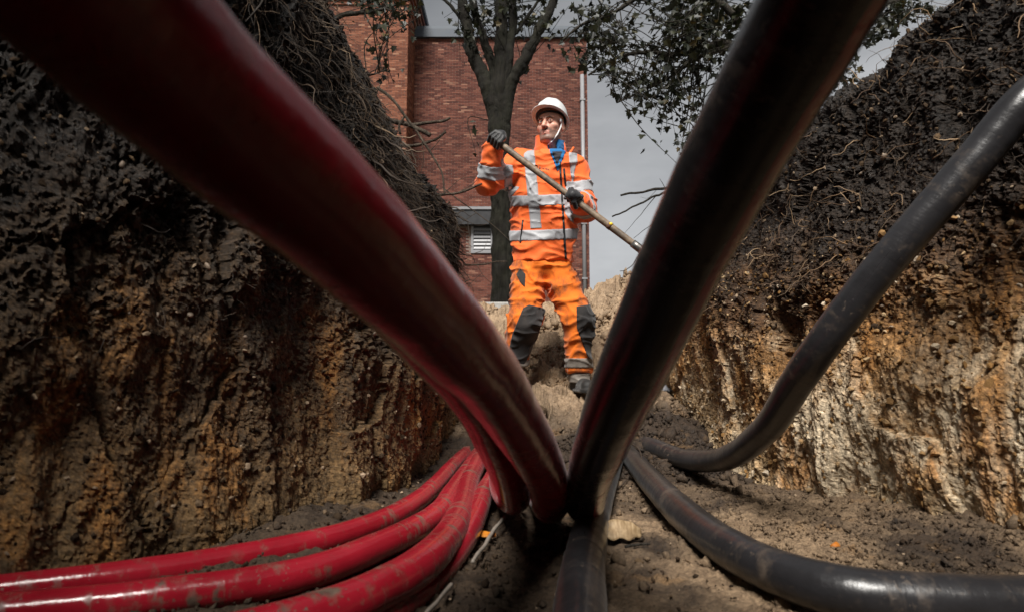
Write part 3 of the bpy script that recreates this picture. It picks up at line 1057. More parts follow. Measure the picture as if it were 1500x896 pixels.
# wing on the left, standing forward of the facade
wy = BD - 1.5
wx1 = wx(589, wy)
wtop = wz(8, wy)
part_box('wing_wall', (wx1 - 7.0, wy, bz0), (wx1, BD + 6, wtop + 1.2), MAT_MORTAR, root)
brickwork('wing_bricks', wx1 - 6.95, wx1, bz0 + 1.0, wtop, wy, [], MAT_BRICK_O, root)
brickwork('wing_side_bricks', wy, BD - .02, bz0 + 4.0, wtop, wx1, [], MAT_BRICK_O, root, axis='y')
for k in range(4):
    e = 0.06 + 0.07 * k
    part_box('cornice', (wx1 - 7.0, wy - e, wtop + 0.002 + k * 0.16), (wx1 + e, BD + 6.05, wtop + (k + 1) * 0.16), MAT_BRICK_O if k % 2 == 0 else MAT_BRICK, root)
part_box('coping', (wx1 - 7.0, wy - 0.36, wtop + 0.642), (wx1 + 0.36, BD + 6.1, wtop + 0.85), MAT_FASCIA2, root)
# downpipe
a = Acc()
pxx = wx(857)
tube(a, [(pxx, BD - 0.10, bz0 + .1), (pxx, BD - 0.10, wz(112))], 0.075, 14)
a2 = a.mesh('downpipe', RO)
dp = link('downpipe', a2, MAT_WHITE, root)
for zz in (wz(150), wz(240), wz(330), wz(410)):
    part_box('pipe_bracket', (pxx - .10, BD - .185, zz), (pxx + .10, BD - .014, zz + .06), MAT_WHITE, dp)
# dark canopy with a pale top edge and the louvred vent below it
h = holes[0]
lt = part_box('window_canopy', (h[0], BD - 0.35, h[2] + 0.002), (h[1], BD + 0.1, h[3] - 0.10), MAT_DARKP, root)
part_box('canopy_edge', (h[0] - .04, BD - 0.40, h[3] - 0.098), (h[1] + .04, BD + 0.1, h[3]), MAT_WHITE, lt)
h = holes[1]
vent = part_box('louvred_vent', (h[0] + .02, BD - 0.004, h[2] + .06), (h[1] - .02, BD + 0.05, h[3]), MAT_DARKP, root)
for lo, hi in (((h[0], -.06, h[2] - .06), (h[1], .04, h[2] + .06)), ((h[0], -.06, h[2] + .062), (h[0] + .09, .04, h[3] - .002)), ((h[1] - .09, -.06, h[2] + .062), (h[1], .04, h[3] - .002))):
    part_box('vent_frame', (lo[0], BD + lo[1], lo[2]), (hi[0], BD + hi[1], hi[2]), MAT_WHITE, vent)
ns = 6
for k in range(ns):
    z = h[2] + .10 + (h[3] - h[2] - .16) * k / ns
    a = Acc()
    a.add(np.array([(h[0] + .095, BD - .012, z + .085), (h[1] - .095, BD - .012, z + .085), (h[1] - .095, BD - .055, z), (h[0] + .095, BD - .055, z),
                    (h[0] + .095, BD - .006, z + .07), (h[1] - .095, BD - .006, z + .07), (h[1] - .095, BD - .049, z - .015), (h[0] + .095, BD - .049, z - .015)]) - RO,
          [(0, 3, 2, 1), (4, 5, 6, 7), (0, 1, 5, 4), (2, 3, 7, 6), (1, 2, 6, 5), (3, 0, 4, 7)])
    link('slat', a.mesh('slat', smooth=False), MAT_WHITE, vent)

# concrete kerb at the top of the slope
kz = at(725, 443, 6.5)[2]
kb = link('concrete_kerb', None)
a = Acc()
box(a, np.array([-1.9, -0.06, -0.25]), np.array([0.35, 0.06, 0.0]))
bpy.data.objects.remove(kb)
kb = link('concrete_kerb', a.mesh('concrete_kerb', smooth=False), MAT_CONC, loc=(0, 6.5, kz))
bv = kb.modifiers.new('bevel', 'BEVEL')
bv.width = 0.015
bv.segments = 2
tag(kb, 'low grey concrete kerb at the top of the sand slope beside the tree trunk', 'kerb')

# ------------------------------------------------------------------ trees
LEAF = np.array([(0, 0, 0), (-.16, .05, 0), (-.50, .02, 0), (-.33, .26, 0), (-.62, .50, 0), (-.28, .55, 0), (-.22, .80, 0), (0, 1.1, 0), (.22, .80, 0), (.28, .55, 0), (.62, .50, 0), (.33, .26, 0), (.50, .02, 0), (.16, .05, 0)], dtype=np.float64)
LEAF[:, 2] = 0.22 * np.abs(LEAF[:, 0]) - 0.10 * LEAF[:, 1] ** 2
LEAF_T = np.array([(0, 1, 3), (1, 2, 3), (0, 3, 5), (3, 4, 5), (0, 5, 7), (5, 6, 7), (0, 7, 9), (7, 8, 9), (0, 9, 11), (9, 10, 11), (0, 11, 13), (11, 12, 13)])


def leaves_mesh(name, P, S, rg, off):
    n = len(P)
    ax = rg.normal(size=(n, 3))
    ax[:, 2] -= 0.9
    ax /= np.linalg.norm(ax, axis=1)[:, None]
    up = rg.normal(size=(n, 3)) + np.array([0, -0.5, 0.8])
    x = np.cross(ax, up)
    x /= np.linalg.norm(x, axis=1)[:, None]
    z = np.cross(x, ax)
    R = np.stack([x, ax, z], -1)
    V = np.einsum('nij,kj->nki', R, LEAF) * np.asarray(S)[:, None, None] + np.asarray(P)[:, None] - np.asarray(off)
    F = (LEAF_T[None] + (np.arange(n) * len(LEAF))[:, None, None]).reshape(-1, 3)
    return mesh_np(name, V.reshape(-1, 3), F, smooth=False)


def limb(a, pts, r0, r1, seg=12, wob=0.03):
    P = spline(pts, 26)
    t = np.linspace(0, 1, len(P))
    R = r0 + (r1 - r0) * t ** 0.9
    P = P + wob * np.stack([perlin(P * 2.2 + k * 30) for k in range(3)], -1)
    v0 = a.n
    tube(a, P, R, seg)
    V = a.V[-1]
    ctr = np.vstack([np.repeat(P, seg, 0), P[:1], P[-1:]])
    V += (V - ctr) * (0.24 * fbm(V * np.array([22, 22, 4.0]), 3) + 0.14 * fbm(V * 4, 2))[:, None]
    return P


def twig_cluster(a, leaves, sizes, src, blob, n, rg, D, size, lpt):
    """Twigs from a branch point to random spots in a blob (px, py, rx, ry, depth spread), leaves along each."""
    cx, cy, rx, ry = blob
    for k in range(n):
        th, rr = rg.uniform(0, 6.283), math.sqrt(rg.uniform(0, 1))
        e = at(cx + rx * rr * math.cos(th), cy + ry * rr * math.sin(th), D + rg.normal(0, 0.45))
        s = src[rg.integers(len(src))] if src is not None else e + np.array([rg.normal(0, .3), rg.normal(0, .3), rg.uniform(0.1, .5)])
        if np.linalg.norm(e - s) > 1.5:
            s = e + (s - e) / np.linalg.norm(e - s) * rg.uniform(0.4, 0.9)
        m1 = s + (e - s) * .5 + rg.normal(0, .10, 3) + np.array([0, 0, .06])
        P = spline([s, m1, e], 5)
        tube(a, P, np.linspace(0.008, 0.003, len(P)), 4, cap=False)
        for q in range(lpt):
            t = rg.uniform(0.35, 1.0)
            leaves.append(np.array([np.interp(t * (len(P) - 1), np.arange(len(P)), P[:, c]) for c in range(3)]) + rg.normal(0, .055, 3))
            sizes.append(size * rg.uniform(0.55, 1.25))


def make_tree(name, label, D, trunk, limbs, blobs, crown_above, size, seed, bark, dens=1.0):
    rg = np.random.default_rng(seed)
    base = at(*trunk[0], D)
    base[2] = GZ - 0.05
    root = empty(name, base)
    tag(root, label, 'tree', 'trees above the trench')
    a = Acc()
    (tp, tr0, tr1) = ([base] + [at(px, py, D) for px, py in trunk[1:]], limbs['trunk'][0], limbs['trunk'][1])
    limb(a, [tp[0]] + tp[1:], tr0, tr1, 40, 0.02)
    src = []
    for pts, r0, r1 in limbs['limbs']:
        P = limb(a, [at(p[0], p[1], D + (p[2] if len(p) > 2 else 0)) for p in pts], r0, r1, 10)
        src.append(P[len(P) // 3:])
    link('trunk', a.mesh('trunk', base), bark, root)
    src = np.concatenate(src) if src else None
    t = Acc()
    L, S = [], []
    for (cx, cy, rx, ry, n, lpt) in blobs:
        twig_cluster(t, L, S, src, (cx, cy, rx, ry), max(1, round(n * dens)), rg, D, size, lpt)
    # the crown goes on above the picture
    for (px, py, dd, rr, n) in crown_above:
        c = at(px, py, D + dd)
        for k in range(n):
            v = rg.normal(size=3)
            v *= rr * rg.uniform(0.35, 1) / np.linalg.norm(v)
            p = c + v
            for q in range(3):
                L.append(p + rg.normal(0, .12, 3))
                S.append(size * rg.uniform(0.9, 1.6))
    link('twigs', t.mesh('twigs', base), bark, root)['kind'] = 'stuff'
    cr = link('crown', leaves_mesh('crown', np.array(L), np.array(S), rg, base), MAT_LEAF, root)
    cr['kind'] = 'stuff'
    return root


make_tree('broadleaf_tree', 'tree with a mossy forked trunk standing directly behind the worker', 9.0,
          [(737, 447), (735, 380), (732, 300), (729, 220), (728, 150)],
          {'trunk': (0.165, 0.115), 'limbs': [
              ([(731, 240), (726, 185), (714, 130), (698, 92), (686, 56), (679, 10), (672, -60)], 0.135, 0.07),
              ([(729, 180), (721, 95), (708, 55), (697, 25), (690, -60)], 0.085, 0.045),
              ([(731, 250), (730, 175), (733, 100), (735, 50), (736, -80)], 0.145, 0.085),
              ([(738, 150), (744, 90), (750, 40), (755, -80)], 0.085, 0.06),
              ([(733, 235), (738, 170), (752, 117), (779, 64), (801, 22), (826, -30), (850, -90)], 0.125, 0.05),
              ([(686, 40), (660, 10), (620, -20)], 0.03, 0.02),
              ([(745, 60), (775, 20), (800, -20)], 0.03, 0.02)]},
          [(690, 25, 28, 28, 26, 8), (665, 20, 20, 22, 14, 7), (735, 22, 30, 26, 30, 9), (770, 28, 28, 26, 26, 8), (800, 8, 40, 14, 20, 8), (815, 40, 24, 24, 16, 7),
           (668, 92, 9, 8, 2, 6), (778, 103, 10, 9, 3, 6), (706, 90, 6, 6, 1, 5), (700, 228, 8, 7, 2, 5), (720, -15, 80, 20, 40, 8), (680, 45, 8, 14, 6, 6)],
          [(740, -330, 0, 2.4, 800)], 0.092, 51, MAT_BARK, 0.28)

make_tree('broadleaf_tree', 'leafy tree whose branches hang in from the right, against the grey sky', 8.0,
          [(1120, 440), (1118, 300), (1112, 160), (1105, 60)],
          {'trunk': (0.20, 0.16), 'limbs': [
              ([(1105, 75), (1060, 62), (1036, 70), (988, 80), (950, 78), (905, 84), (862, 110)], 0.065, 0.012),
              ([(1090, 62), (1040, 78), (1009, 92), (972, 118), (945, 131), (905, 150)], 0.045, 0.010),
              ([(1105, 60), (1060, 10), (980, -20), (930, 0), (890, 22), (850, 40), (825, 60)], 0.055, 0.012),
              ([(1105, 60), (1130, -30), (1180, -80)], 0.10, 0.06),
              ([(1110, 80), (1180, 40), (1250, 20), (1320, 0)], 0.07, 0.03),
              ([(1010, 92), (1022, 110), (1030, 150), (1035, 190)], 0.014, 0.006),
              ([(1000, 96), (985, 130), (978, 165)], 0.014, 0.006),
              ([(1020, 90), (1010, 140), (1000, 200)], 0.014, 0.006)]},
          [(868, 25, 34, 26, 34, 8), (850, 72, 26, 26, 22, 8), (880, 88, 26, 30, 32, 8), (905, 52, 14, 16, 8, 6), (868, 52, 22, 20, 18, 7), (828, 70, 18, 20, 10, 7), (845, 100, 14, 12, 7, 7),
           (896, 128, 26, 22, 26, 8), (925, 140, 20, 18, 18, 7), (938, 60, 14, 10, 5, 6), (955, 165, 26, 18, 24, 7), (975, 190, 14, 12, 8, 6), (965, 150, 26, 20, 18, 6),
           (1015, 135, 18, 20, 16, 6), (1020, 165, 14, 18, 10, 6), (994, 200, 8, 22, 12, 7), (1000, 230, 10, 16, 10, 7),
           (1000, 18, 38, 24, 60, 10), (1045, 20, 44, 30, 90, 11), (1070, 55, 30, 24, 50, 10), (985, 40, 20, 14, 14, 8), (1020, 60, 30, 16, 26, 8), (975, 80, 30, 12, 10, 6), (1040, 95, 20, 20, 20, 7),
           (1250, 30, 50, 34, 70, 10), (1300, 20, 50, 30, 70, 10), (1350, 0, 40, 24, 40, 9), (1230, 90, 30, 40, 36, 9), (1160, 30, 60, 60, 60, 9), (1250, 120, 26, 30, 18, 8)],
          [(1080, -330, 0.5, 2.2, 700), (1330, -180, 0.5, 1.6, 300)], 0.088, 52, MAT_BARK2, 0.42)

make_tree('broadleaf_tree', 'leafy branches reaching in over the left bank in front of the brick wing', 6.5,
          [(455, 440), (450, 300), (452, 150), (460, 60)],
          {'trunk': (0.14, 0.10), 'limbs': [
              ([(458, 70), (490, 30), (530, 20), (560, 14), (590, 4), (620, -12)], 0.035, 0.010),
              ([(460, 60), (470, 0), (480, -80)], 0.07, 0.05),
              ([(456, 130), (500, 110), (540, 112), (568, 105)], 0.02, 0.006)]},
          [(560, 12, 26, 12, 16, 7), (590, 8, 14, 10, 8, 6), (575, 32, 8, 10, 4, 6), (610, 14, 14, 10, 6, 6), (568, 105, 8, 12, 6, 6), (572, 125, 5, 8, 3, 5), (520, 10, 20, 12, 10, 7)],
          [(520, -220, 0, 1.1, 150)], 0.07, 53, MAT_BARK2, 0.6)
# ------------------------------------------------------------------ solid modelling by distance fields
def surface_nets(fn, lo, hi, h):
    """Mesh of fn = 0 (negative inside) on a grid of step h."""
    lo, hi = np.asarray(lo, dtype=np.float64), np.asarray(hi, dtype=np.float64)
    n = np.ceil((hi - lo) / h).astype(int) + 1
    ax = [lo[k] + h * np.arange(n[k]) for k in range(3)]
    # look coarsely first, then only near the surface
    st = 4
    m = (n + st - 1) // st + 1
    cax = [lo[k] + h * (st * np.arange(m[k])) for k in range(3)]
    CG = np.stack(np.meshgrid(*cax, indexing='ij'), -1).reshape(-1, 3)
    CF = fn(CG).reshape(m)
    near = np.abs(CF) < h * st * 1.9
    pad = np.pad(near, 1)
    dil = np.zeros_like(near)
    for a in (0, 1):
        for b in (0, 1):
            for c in (0, 1):
                dil |= pad[1 + a:1 + a + m[0], 1 + b:1 + b + m[1], 1 + c:1 + c + m[2]]
    big = np.where(CF < 0, -1.0, 1.0)
    rp = lambda A: np.repeat(np.repeat(np.repeat(A, st, 0), st, 1), st, 2)[:n[0], :n[1], :n[2]]
    F = rp(big).copy()
    todo = np.stack(np.nonzero(rp(dil)), -1)
    F[tuple(todo.T)] = fn(lo + h * todo)
    ins = F < 0
    nx, ny, nz = n
    acc = np.zeros((nx - 1, ny - 1, nz - 1, 3))
    cnt = np.zeros((nx - 1, ny - 1, nz - 1))
    for axis in range(3):
        o = [0, 1, 2]
        o.remove(axis)
        s0 = [slice(None)] * 3
        s1 = [slice(None)] * 3
        s0[axis], s1[axis] = slice(0, -1), slice(1, None)
        f0, f1 = F[tuple(s0)], F[tuple(s1)]
        cr = (f0 < 0) != (f1 < 0)
        t = np.where(cr, f0 / np.where(f0 == f1, 1, f0 - f1), 0)
        for a in (0, 1):
            for b in (0, 1):
                sl = [slice(None)] * 3
                sl[o[0]] = slice(a, a + n[o[0]] - 1)
                sl[o[1]] = slice(b, b + n[o[1]] - 1)
                c = cr[tuple(sl)]
                tt = t[tuple(sl)]
                cnt += c
                acc[..., axis] += np.where(c, tt, 0)
                acc[..., o[0]] += np.where(c, a, 0)
                acc[..., o[1]] += np.where(c, b, 0)
    act = cnt > 0
    idx = -np.ones(act.shape, dtype=np.int64)
    idx[act] = np.arange(act.sum())
    cell = np.stack(np.nonzero(act), -1)
    V = lo + h * (cell + acc[act] / cnt[act][:, None])
    quads = []
    for axis in range(3):
        o = [(1, 2), (2, 0), (0, 1)][axis]
        s0 = [slice(1, -1)] * 3
        s1 = [slice(1, -1)] * 3
        s0[axis], s1[axis] = slice(0, -1), slice(1, None)
        i0, i1 = ins[tuple(s0)], ins[tuple(s1)]
        e = np.stack(np.nonzero(i0 != i1), -1)
        if not len(e):
            continue
        flip = i0[tuple(e.T)]
        e = e + np.array([0 if k == axis else 1 for k in range(3)])
        q = []
        for a, b in ((-1, -1), (0, -1), (0, 0), (-1, 0)):
            c = e.copy()
            c[:, o[0]] += a
            c[:, o[1]] += b
            q.append(idx[tuple(c.T)])
        q = np.stack(q, -1)
        q[~flip] = q[~flip][:, ::-1]
        quads.append(q)
    return V, np.concatenate(quads)


def smin(a, b, k):
    h = np.clip(0.5 + 0.5 * (b - a) / k, 0, 1)
    return b + (a - b) * h - k * h * (1 - h)


def smax(a, b, k):
    return -smin(-a, -b, k)


def s_cone(P, a, b, ra, rb):
    """Capsule from a to b whose radius changes from ra to rb."""
    a, b = np.asarray(a), np.asarray(b)
    ab = b - a
    t = np.clip(((P - a) @ ab) / (ab @ ab), 0, 1)
    return np.linalg.norm(P - a - t[:, None] * ab, axis=1) - (ra + (rb - ra) * t)


def s_chain(P, pts, rads, k=0.02):
    d = None
    for i in range(len(pts) - 1):
        c = s_cone(P, pts[i], pts[i + 1], rads[i], rads[i + 1])
        d = c if d is None else smin(d, c, k)
    return d


def s_ell(P, c, r):
    r = np.asarray(r, dtype=np.float64)
    q = (P - np.asarray(c)) / r
    l = np.linalg.norm(q, axis=1)
    g = np.linalg.norm(q / r, axis=1)
    return l * (l - 1) / np.maximum(g, 1e-6)


def s_box(P, c, half, r=0.0):
    q = np.abs(P - np.asarray(c)) - (np.asarray(half) - r)
    return np.linalg.norm(np.maximum(q, 0), axis=1) + np.minimum(q.max(axis=1), 0) - r


# ------------------------------------------------------------------ the worker
MD = 3.85


def J(px, py, dy=0.0):
    return at(px, py, MD + dy)


def pix(P):
    """Photo pixel of points near the worker, to lay out seams and patches on the clothes."""
    x, y, z = P[:, 0], P[:, 1], P[:, 2] - CAM_Z
    dep = y * CP + z * SP
    up = -y * SP + z * CP
    return 750 + FPX * x / dep, 448 - FPX * up / dep


MAN = np.array([J(800, 580)[0], MD, 0.285])
man = empty('person', MAN)
tag(man, 'worker in orange high-visibility jacket and trousers, white helmet, holding a long-handled spade', 'person')


def part_sdf(name, fn, lo, hi, h, mat, parent=None):
    V, Q = surface_nets(fn, lo, hi, h)
    o = link(name, mesh_np(name, V - MAN, Q), mat, parent if parent is not None else man)
    return o


def fabric(name, col, rough=0.75, dirt=0.0, dirtcol=(0.05, 0.035, 0.025)):
    m = M(name, rough, 0.25)
    n = m.noise(7, 5, 0.6)
    c = np.array(col)
    col_ = m.ramp(n, [(0.3, tuple(c * 0.86)), (0.7, tuple(np.minimum(c * 1.08, 1)))])
    if dirt:
        k = m.ramp(m.noise(9, 6, 0.7, m.map((1, 1, 0.55))), [(0.50, 0.0), (0.68, 1.0)])
        col_ = m.mix(m.math('MULTIPLY', k, dirt), col_, dirtcol)
    m.color(col_)
    m.b.inputs['Sheen Weight'].default_value = 0.15
    nb = m.bump(m.noise(28, 4, 0.6), 0.25, 0.012)
    m.bump(m.noise(900, 2), 0.25, 0.0008, nb)
    return m.m


MAT_JACKET = fabric('orange_softshell', (0.86, 0.145, 0.026), 0.7, 0.2)
MAT_TROUSER = fabric('orange_work_cloth', (0.74, 0.16, 0.012), 0.8, 0.8)
MAT_BLACKCLOTH = fabric('black_work_cloth', (0.022, 0.020, 0.020), 0.8, 0.35, (0.07, 0.055, 0.045))
MAT_TAPE = fabric('reflective_tape', (0.34, 0.345, 0.36), 0.45, 0.15)
MAT_TAPE_D = fabric('dirty_reflective_tape', (0.20, 0.175, 0.15), 0.6, 0.45)
MAT_BLUE = fabric('blue_fleece', (0.012, 0.13, 0.33), 0.85)
MAT_TEE = fabric('dark_shirt', (0.03, 0.028, 0.035), 0.85)
MAT_GREYTRIM = fabric('grey_lining', (0.30, 0.32, 0.36), 0.8)
MAT_ZIP = simple('black_zip', (0.012, 0.012, 0.013), 0.5, 0.2, 80)
MAT_BOOT = fabric('black_boot_leather', (0.011, 0.010, 0.0095), 0.6, 0.35, (0.03, 0.022, 0.016))
MAT_GLOVE = fabric('black_glove', (0.022, 0.022, 0.024), 0.5, 0.3, (0.09, 0.085, 0.08))
MAT_HELMET = simple('white_helmet_plastic', (0.60, 0.61, 0.61), 0.28, 0.05, 12)
MAT_STRAP = simple('white_strap', (0.72, 0.71, 0.70), 0.6, 0.06, 60)
MAT_LOGO = simple('dark_print', (0.10, 0.035, 0.01), 0.6, 0.2, 60)

# --- jacket
SH_R, EL_R, WR_R = J(764, 240, 0.02), J(716, 268, -0.10), J(722, 214, -0.22)      # his right arm, on the left of the picture
SH_L, EL_L, WR_L = J(842, 250, 0.02), J(857, 306, -0.04), J(849, 296, -0.235)
_tz = np.array([J(800, p)[2] for p in (384, 372, 345, 300, 262, 240, 222, 205)])
_tx = np.array([J(p, 300)[0] for p in (794, 795, 796, 796, 798, 801, 804, 806)])
_ta = np.array([.180, .184, .188, .197, .207, .198, .150, .085])
_tb = np.array([.130, .134, .138, .142, .145, .135, .110, .080])


def d_torso(P):
    z = P[:, 2]
    cx, a, b = np.interp(z, _tz, _tx), np.interp(z, _tz, _ta), np.interp(z, _tz, _tb)
    q = np.sqrt(((P[:, 0] - cx) / a) ** 2 + ((P[:, 1] - MD - 0.01) / b) ** 2)
    d = (q - 1) * np.minimum(a, b) * 0.9
    d = smax(d, _tz[0] - z, 0.015)
    return smax(d, z - J(800, 229)[2], 0.04)


def folds(P, amp=1.35):
    w = P + 0.05 * np.stack([perlin(P * 4 + 7), perlin(P * 4 + 20), perlin(P * 4 + 33)], -1)
    c1 = np.exp(-(perlin(w * np.array([4.5, 4.5, 9]) + 2) / 0.13) ** 2)
    c2 = np.exp(-(perlin(w * np.array([8, 7, 15]) + 9) / 0.12) ** 2)
    return -amp * (0.0085 * c1 + 0.0045 * c2 + 0.005 * perlin(w * 6 + 50) - 0.004)



def d_arm_r(P):
    return s_chain(P, [SH_R, EL_R, WR_R + (EL_R - WR_R) * 0.10], [.090, .066, .056], .03)


def d_arm_l(P):
    return s_chain(P, [SH_L, EL_L, WR_L + (EL_L - WR_L) * 0.12], [.082, .066, .053], .03)


def d_jacket(P):
    d = d_torso(P)
    d = smin(d, s_cone(P, SH_R, SH_L, .078, .078), .05)
    arms = np.minimum(d_arm_r(P), d_arm_l(P))
    return smin(d, arms, .028) + folds(P) - 0.009


JLO, JHI = np.array([J(688, 400)[0], MD - .38, J(800, 396)[2]]), np.array([J(882, 400)[0], MD + .24, J(800, 196)[2]])
part_sdf('jacket', d_jacket, JLO, JHI, 0.0075, MAT_JACKET)


def band(name, fn, lo, hi, mat=None, h=0.0075, parent=None, base=d_jacket, out=0.004):
    def f(P):
        r = fn(P)
        k = r < 0.05
        if k.any():
            d = base(P[k])
            r[k] = np.maximum(np.maximum(d - out, -d - 0.016), r[k])
        return r
    return part_sdf(name, f, lo, hi, h, mat or MAT_TAPE, parent)


def torso_only(P):
    """positive on the arms"""
    return np.maximum(0.0 - (np.minimum(d_arm_r(P), d_arm_l(P)) - d_torso(P)), -1) * 0.6


def hband(py0, py1):
    def f(P):
        px, py = pix(P)
        s = 0.0043
        m = py0 + (px - 750) * -0.035
        return np.maximum(np.maximum((m - py) * s, (py - m - (py1 - py0)) * s), torso_only(P))
    return f


def vband(x0, x1, w, py0, py1, front_only=False):
    def f(P):
        px, py = pix(P)
        c = x0 + (x1 - x0) * (py - py0) / (py1 - py0)
        d = np.maximum((np.abs(px - c) - w / 2) * 0.0043, np.maximum(py0 - py, py - py1) * 0.0043)
        d = np.maximum(d, torso_only(P))
        if front_only:
            d = np.maximum(d, P[:, 1] - MD)
        return d
    return f


def sleeve(a, b, t0, t1, other):
    ab = b - a
    L = np.linalg.norm(ab)

    def f(P):
        t = ((P - a) @ ab) / (L * L)
        return np.maximum(np.maximum(t0 - t, t - t1) * L, np.linalg.norm(P - (a + ab * (t0 + t1) / 2), axis=1) - other)
    return f


zb = lambda p0, p1: (np.array([JLO[0], JLO[1], J(800, p1)[2]]), np.array([JHI[0], JHI[1], J(800, p0)[2]]))
band('reflective_band', hband(287, 303), *zb(275, 312))
band('reflective_band', hband(338, 354), *zb(326, 362))
band('reflective_band', vband(773, 786, 17, 205, 340), *zb(200, 342))
band('reflective_band', vband(838, 846, 13, 215, 290), *zb(208, 292))
band('reflective_band', sleeve(WR_R, EL_R, .48, .86, .15), *zb(215, 320))
band('reflective_band', sleeve(SH_R, EL_R, .55, .78, .15), *zb(215, 320))
band('reflective_band', sleeve(SH_L, EL_L, .42, .68, .14), *zb(240, 330))
band('reflective_band', sleeve(EL_L, WR_L, .25, .55, .12), *zb(260, 340))
band('zip', vband(820, 829, 3.4, 236, 383, True), *zb(232, 385), mat=MAT_ZIP, h=0.005, out=0.006)
band('pocket_zip', vband(766, 762, 2.6, 322, 356, True), *zb(318, 360), mat=MAT_ZIP, h=0.005, out=0.006)
band('pocket_zip', vband(826, 829, 3.2, 247, 276, True), *zb(244, 280), mat=MAT_ZIP, h=0.005, out=0.006)
# chest print: an open ring and a short row of marks


def chest_print(P):
    px, py = pix(P)
    s = 0.0043
    py = py - (px - 795) * 0.22
    r = np.hypot(px - 785.5, py - 246.5)
    d = np.where((px > 786.5) & (py > 247), 9, np.abs(r - 2.3) - 0.75)
    for k, (x, w) in enumerate(((790.8, 1.3), (794.0, .9), (796.4, .8), (798.8, .9), (801.2, 1.1), (803.6, 1.0))):
        d = np.minimum(d, np.maximum(np.abs(px - x) - w, np.abs(py - 246.8) - (1.5 if k in (0, 4) else 1.05)))
    return np.maximum(d * s, P[:, 1] - MD)


band('chest_print', chest_print, J(780, 258, -.3), J(810, 236, 0), mat=MAT_LOGO, h=0.0028, out=0.003)

# collar standing round the neck, open in front
NK = J(806, 222, 0.03)


def ringwall(P, c, ra, rb, z0, z1, flare, thick, gap, slope=0.0):
    dz = P[:, 2] - z0
    t = np.clip(dz / (z1 - z0), 0, 1)
    x, y = P[:, 0] - c[0], P[:, 1] - c[1]
    k = 1 + flare * t
    r = np.sqrt((x / ra) ** 2 + (y / rb) ** 2) / k
    d = np.abs(r - 1) * min(ra, rb) - thick
    top = z1 + slope * x
    d = smax(d, np.maximum(z0 - P[:, 2], P[:, 2] - top), 0.006)
    ang = np.degrees(np.arctan2(x, -y))               # 0 = towards the viewer, + = right in the picture
    g = np.minimum(ang - gap[0], gap[1] - ang) * 0.0017 * 0.9
    return smax(d, g, 0.006)


zc = lambda py: J(800, py)[2]
part_sdf('collar', lambda P: ringwall(P, NK, .098, .092, zc(240), zc(203), -.06, .008, (-15, 66), -.25) + 0.4 * folds(P), [NK[0] - .2, NK[1] - .2, zc(246)], [NK[0] + .2, NK[1] + .2, zc(192)], 0.005, MAT_JACKET)
part_sdf('fleece_collar', lambda P: ringwall(P, NK + np.array([.006, 0, 0]), .080, .076, zc(246), zc(208), .03, .009, (-18, 26), .10) + 0.5 * folds(P), [NK[0] - .2, NK[1] - .2, zc(250)], [NK[0] + .2, NK[1] + .2, zc(198)], 0.005, MAT_BLUE)
# lapel turned out on his left
part_sdf('collar_flap', lambda P: smax(s_cone(P, J(829, 232, -.07), J(840, 217, -.02), .018, .010), s_cone(P, J(829, 232, -.07), J(840, 217, -.02), .018, .010), .01) + .3 * folds(P), J(815, 245, -.16), J(850, 205, .06), 0.004, MAT_JACKET)


def inset(P):
    """v-shaped opening showing fleece and shirt"""
    px, py = pix(P)
    s = 0.0043
    w = np.clip((252 - py) / 30, 0, 1) * 12
    return np.maximum(np.maximum((np.abs(px - 817) - w) * s, (np.maximum(215 - py, py - 252)) * s), P[:, 1] - MD)


band('fleece_front', inset, J(795, 256, -.3), J(840, 215, .0), mat=MAT_BLUE, h=0.005, out=0.005)


def inset2(P):
    px, py = pix(P)
    s = 0.0043
    w = np.clip((243 - py) / 20, 0, 1) * 7.5
    return np.maximum(np.maximum((np.abs(px - 816) - w) * s, (np.maximum(222 - py, py - 245)) * s), P[:, 1] - MD)


band('shirt_front', inset2, J(795, 256, -.3), J(840, 215, .0), mat=MAT_TEE, h=0.005, out=0.009)

# --- trousers
HIP_R, KN_R, AN_R = J(776, 398, 0.01), J(768, 468, -0.07), J(752, 540, 0.03)
HIP_L, KN_L, AN_L = J(814, 398, 0.01), J(845, 462, -0.06), J(847, 546, 0.02)


def d_leg_r(P):
    return s_chain(P, [HIP_R, KN_R, AN_R], [.108, .094, .072], .03)


def d_leg_l(P):
    return s_chain(P, [HIP_L, KN_L, AN_L], [.104, .088, .072], .03)


def d_trousers(P):
    pel = s_ell(P, J(794, 388, 0.02), (.178, .125, .13))
    d = smin(smin(pel, d_leg_r(P), .03), smin(pel, d_leg_l(P), .03), .012)
    d = smax(d, P[:, 2] - J(800, 372)[2], .01)
    px, py = pix(P)
    bot = np.where(px < 800, 534, 543)
    d = smax(d, (py - bot) * .0043, .01)
    return d + folds(P, 1.6) - .008


TLO, THI = np.array([J(724, 400)[0], MD - .25, J(800, 552)[2]]), np.array([J(882, 400)[0], MD + .22, J(800, 368)[2]])
part_sdf('trousers', d_trousers, TLO, THI, 0.0075, MAT_TROUSER)


def poly_region(edges, ymax):
    """Patch bounded by straight seams given in photo pixels (inside to the left of each edge)."""
    def f(P):
        px, py = pix(P)
        d = P[:, 1] - ymax
        for (x0, y0, x1, y1) in edges:
            nx, ny = (y1 - y0), -(x1 - x0)
            l = math.hypot(nx, ny)
            d = np.maximum(d, ((px - x0) * nx + (py - y0) * ny) / l * 0.0043)
        return d
    return f


def poly(pts):
    a = 0
    for i in range(len(pts)):
        a += pts[i][0] * pts[(i + 1) % len(pts)][1] - pts[(i + 1) % len(pts)][0] * pts[i][1]
    if a < 0:
        pts = pts[::-1]
    return [(*pts[i], *pts[(i + 1) % len(pts)]) for i in range(len(pts))]


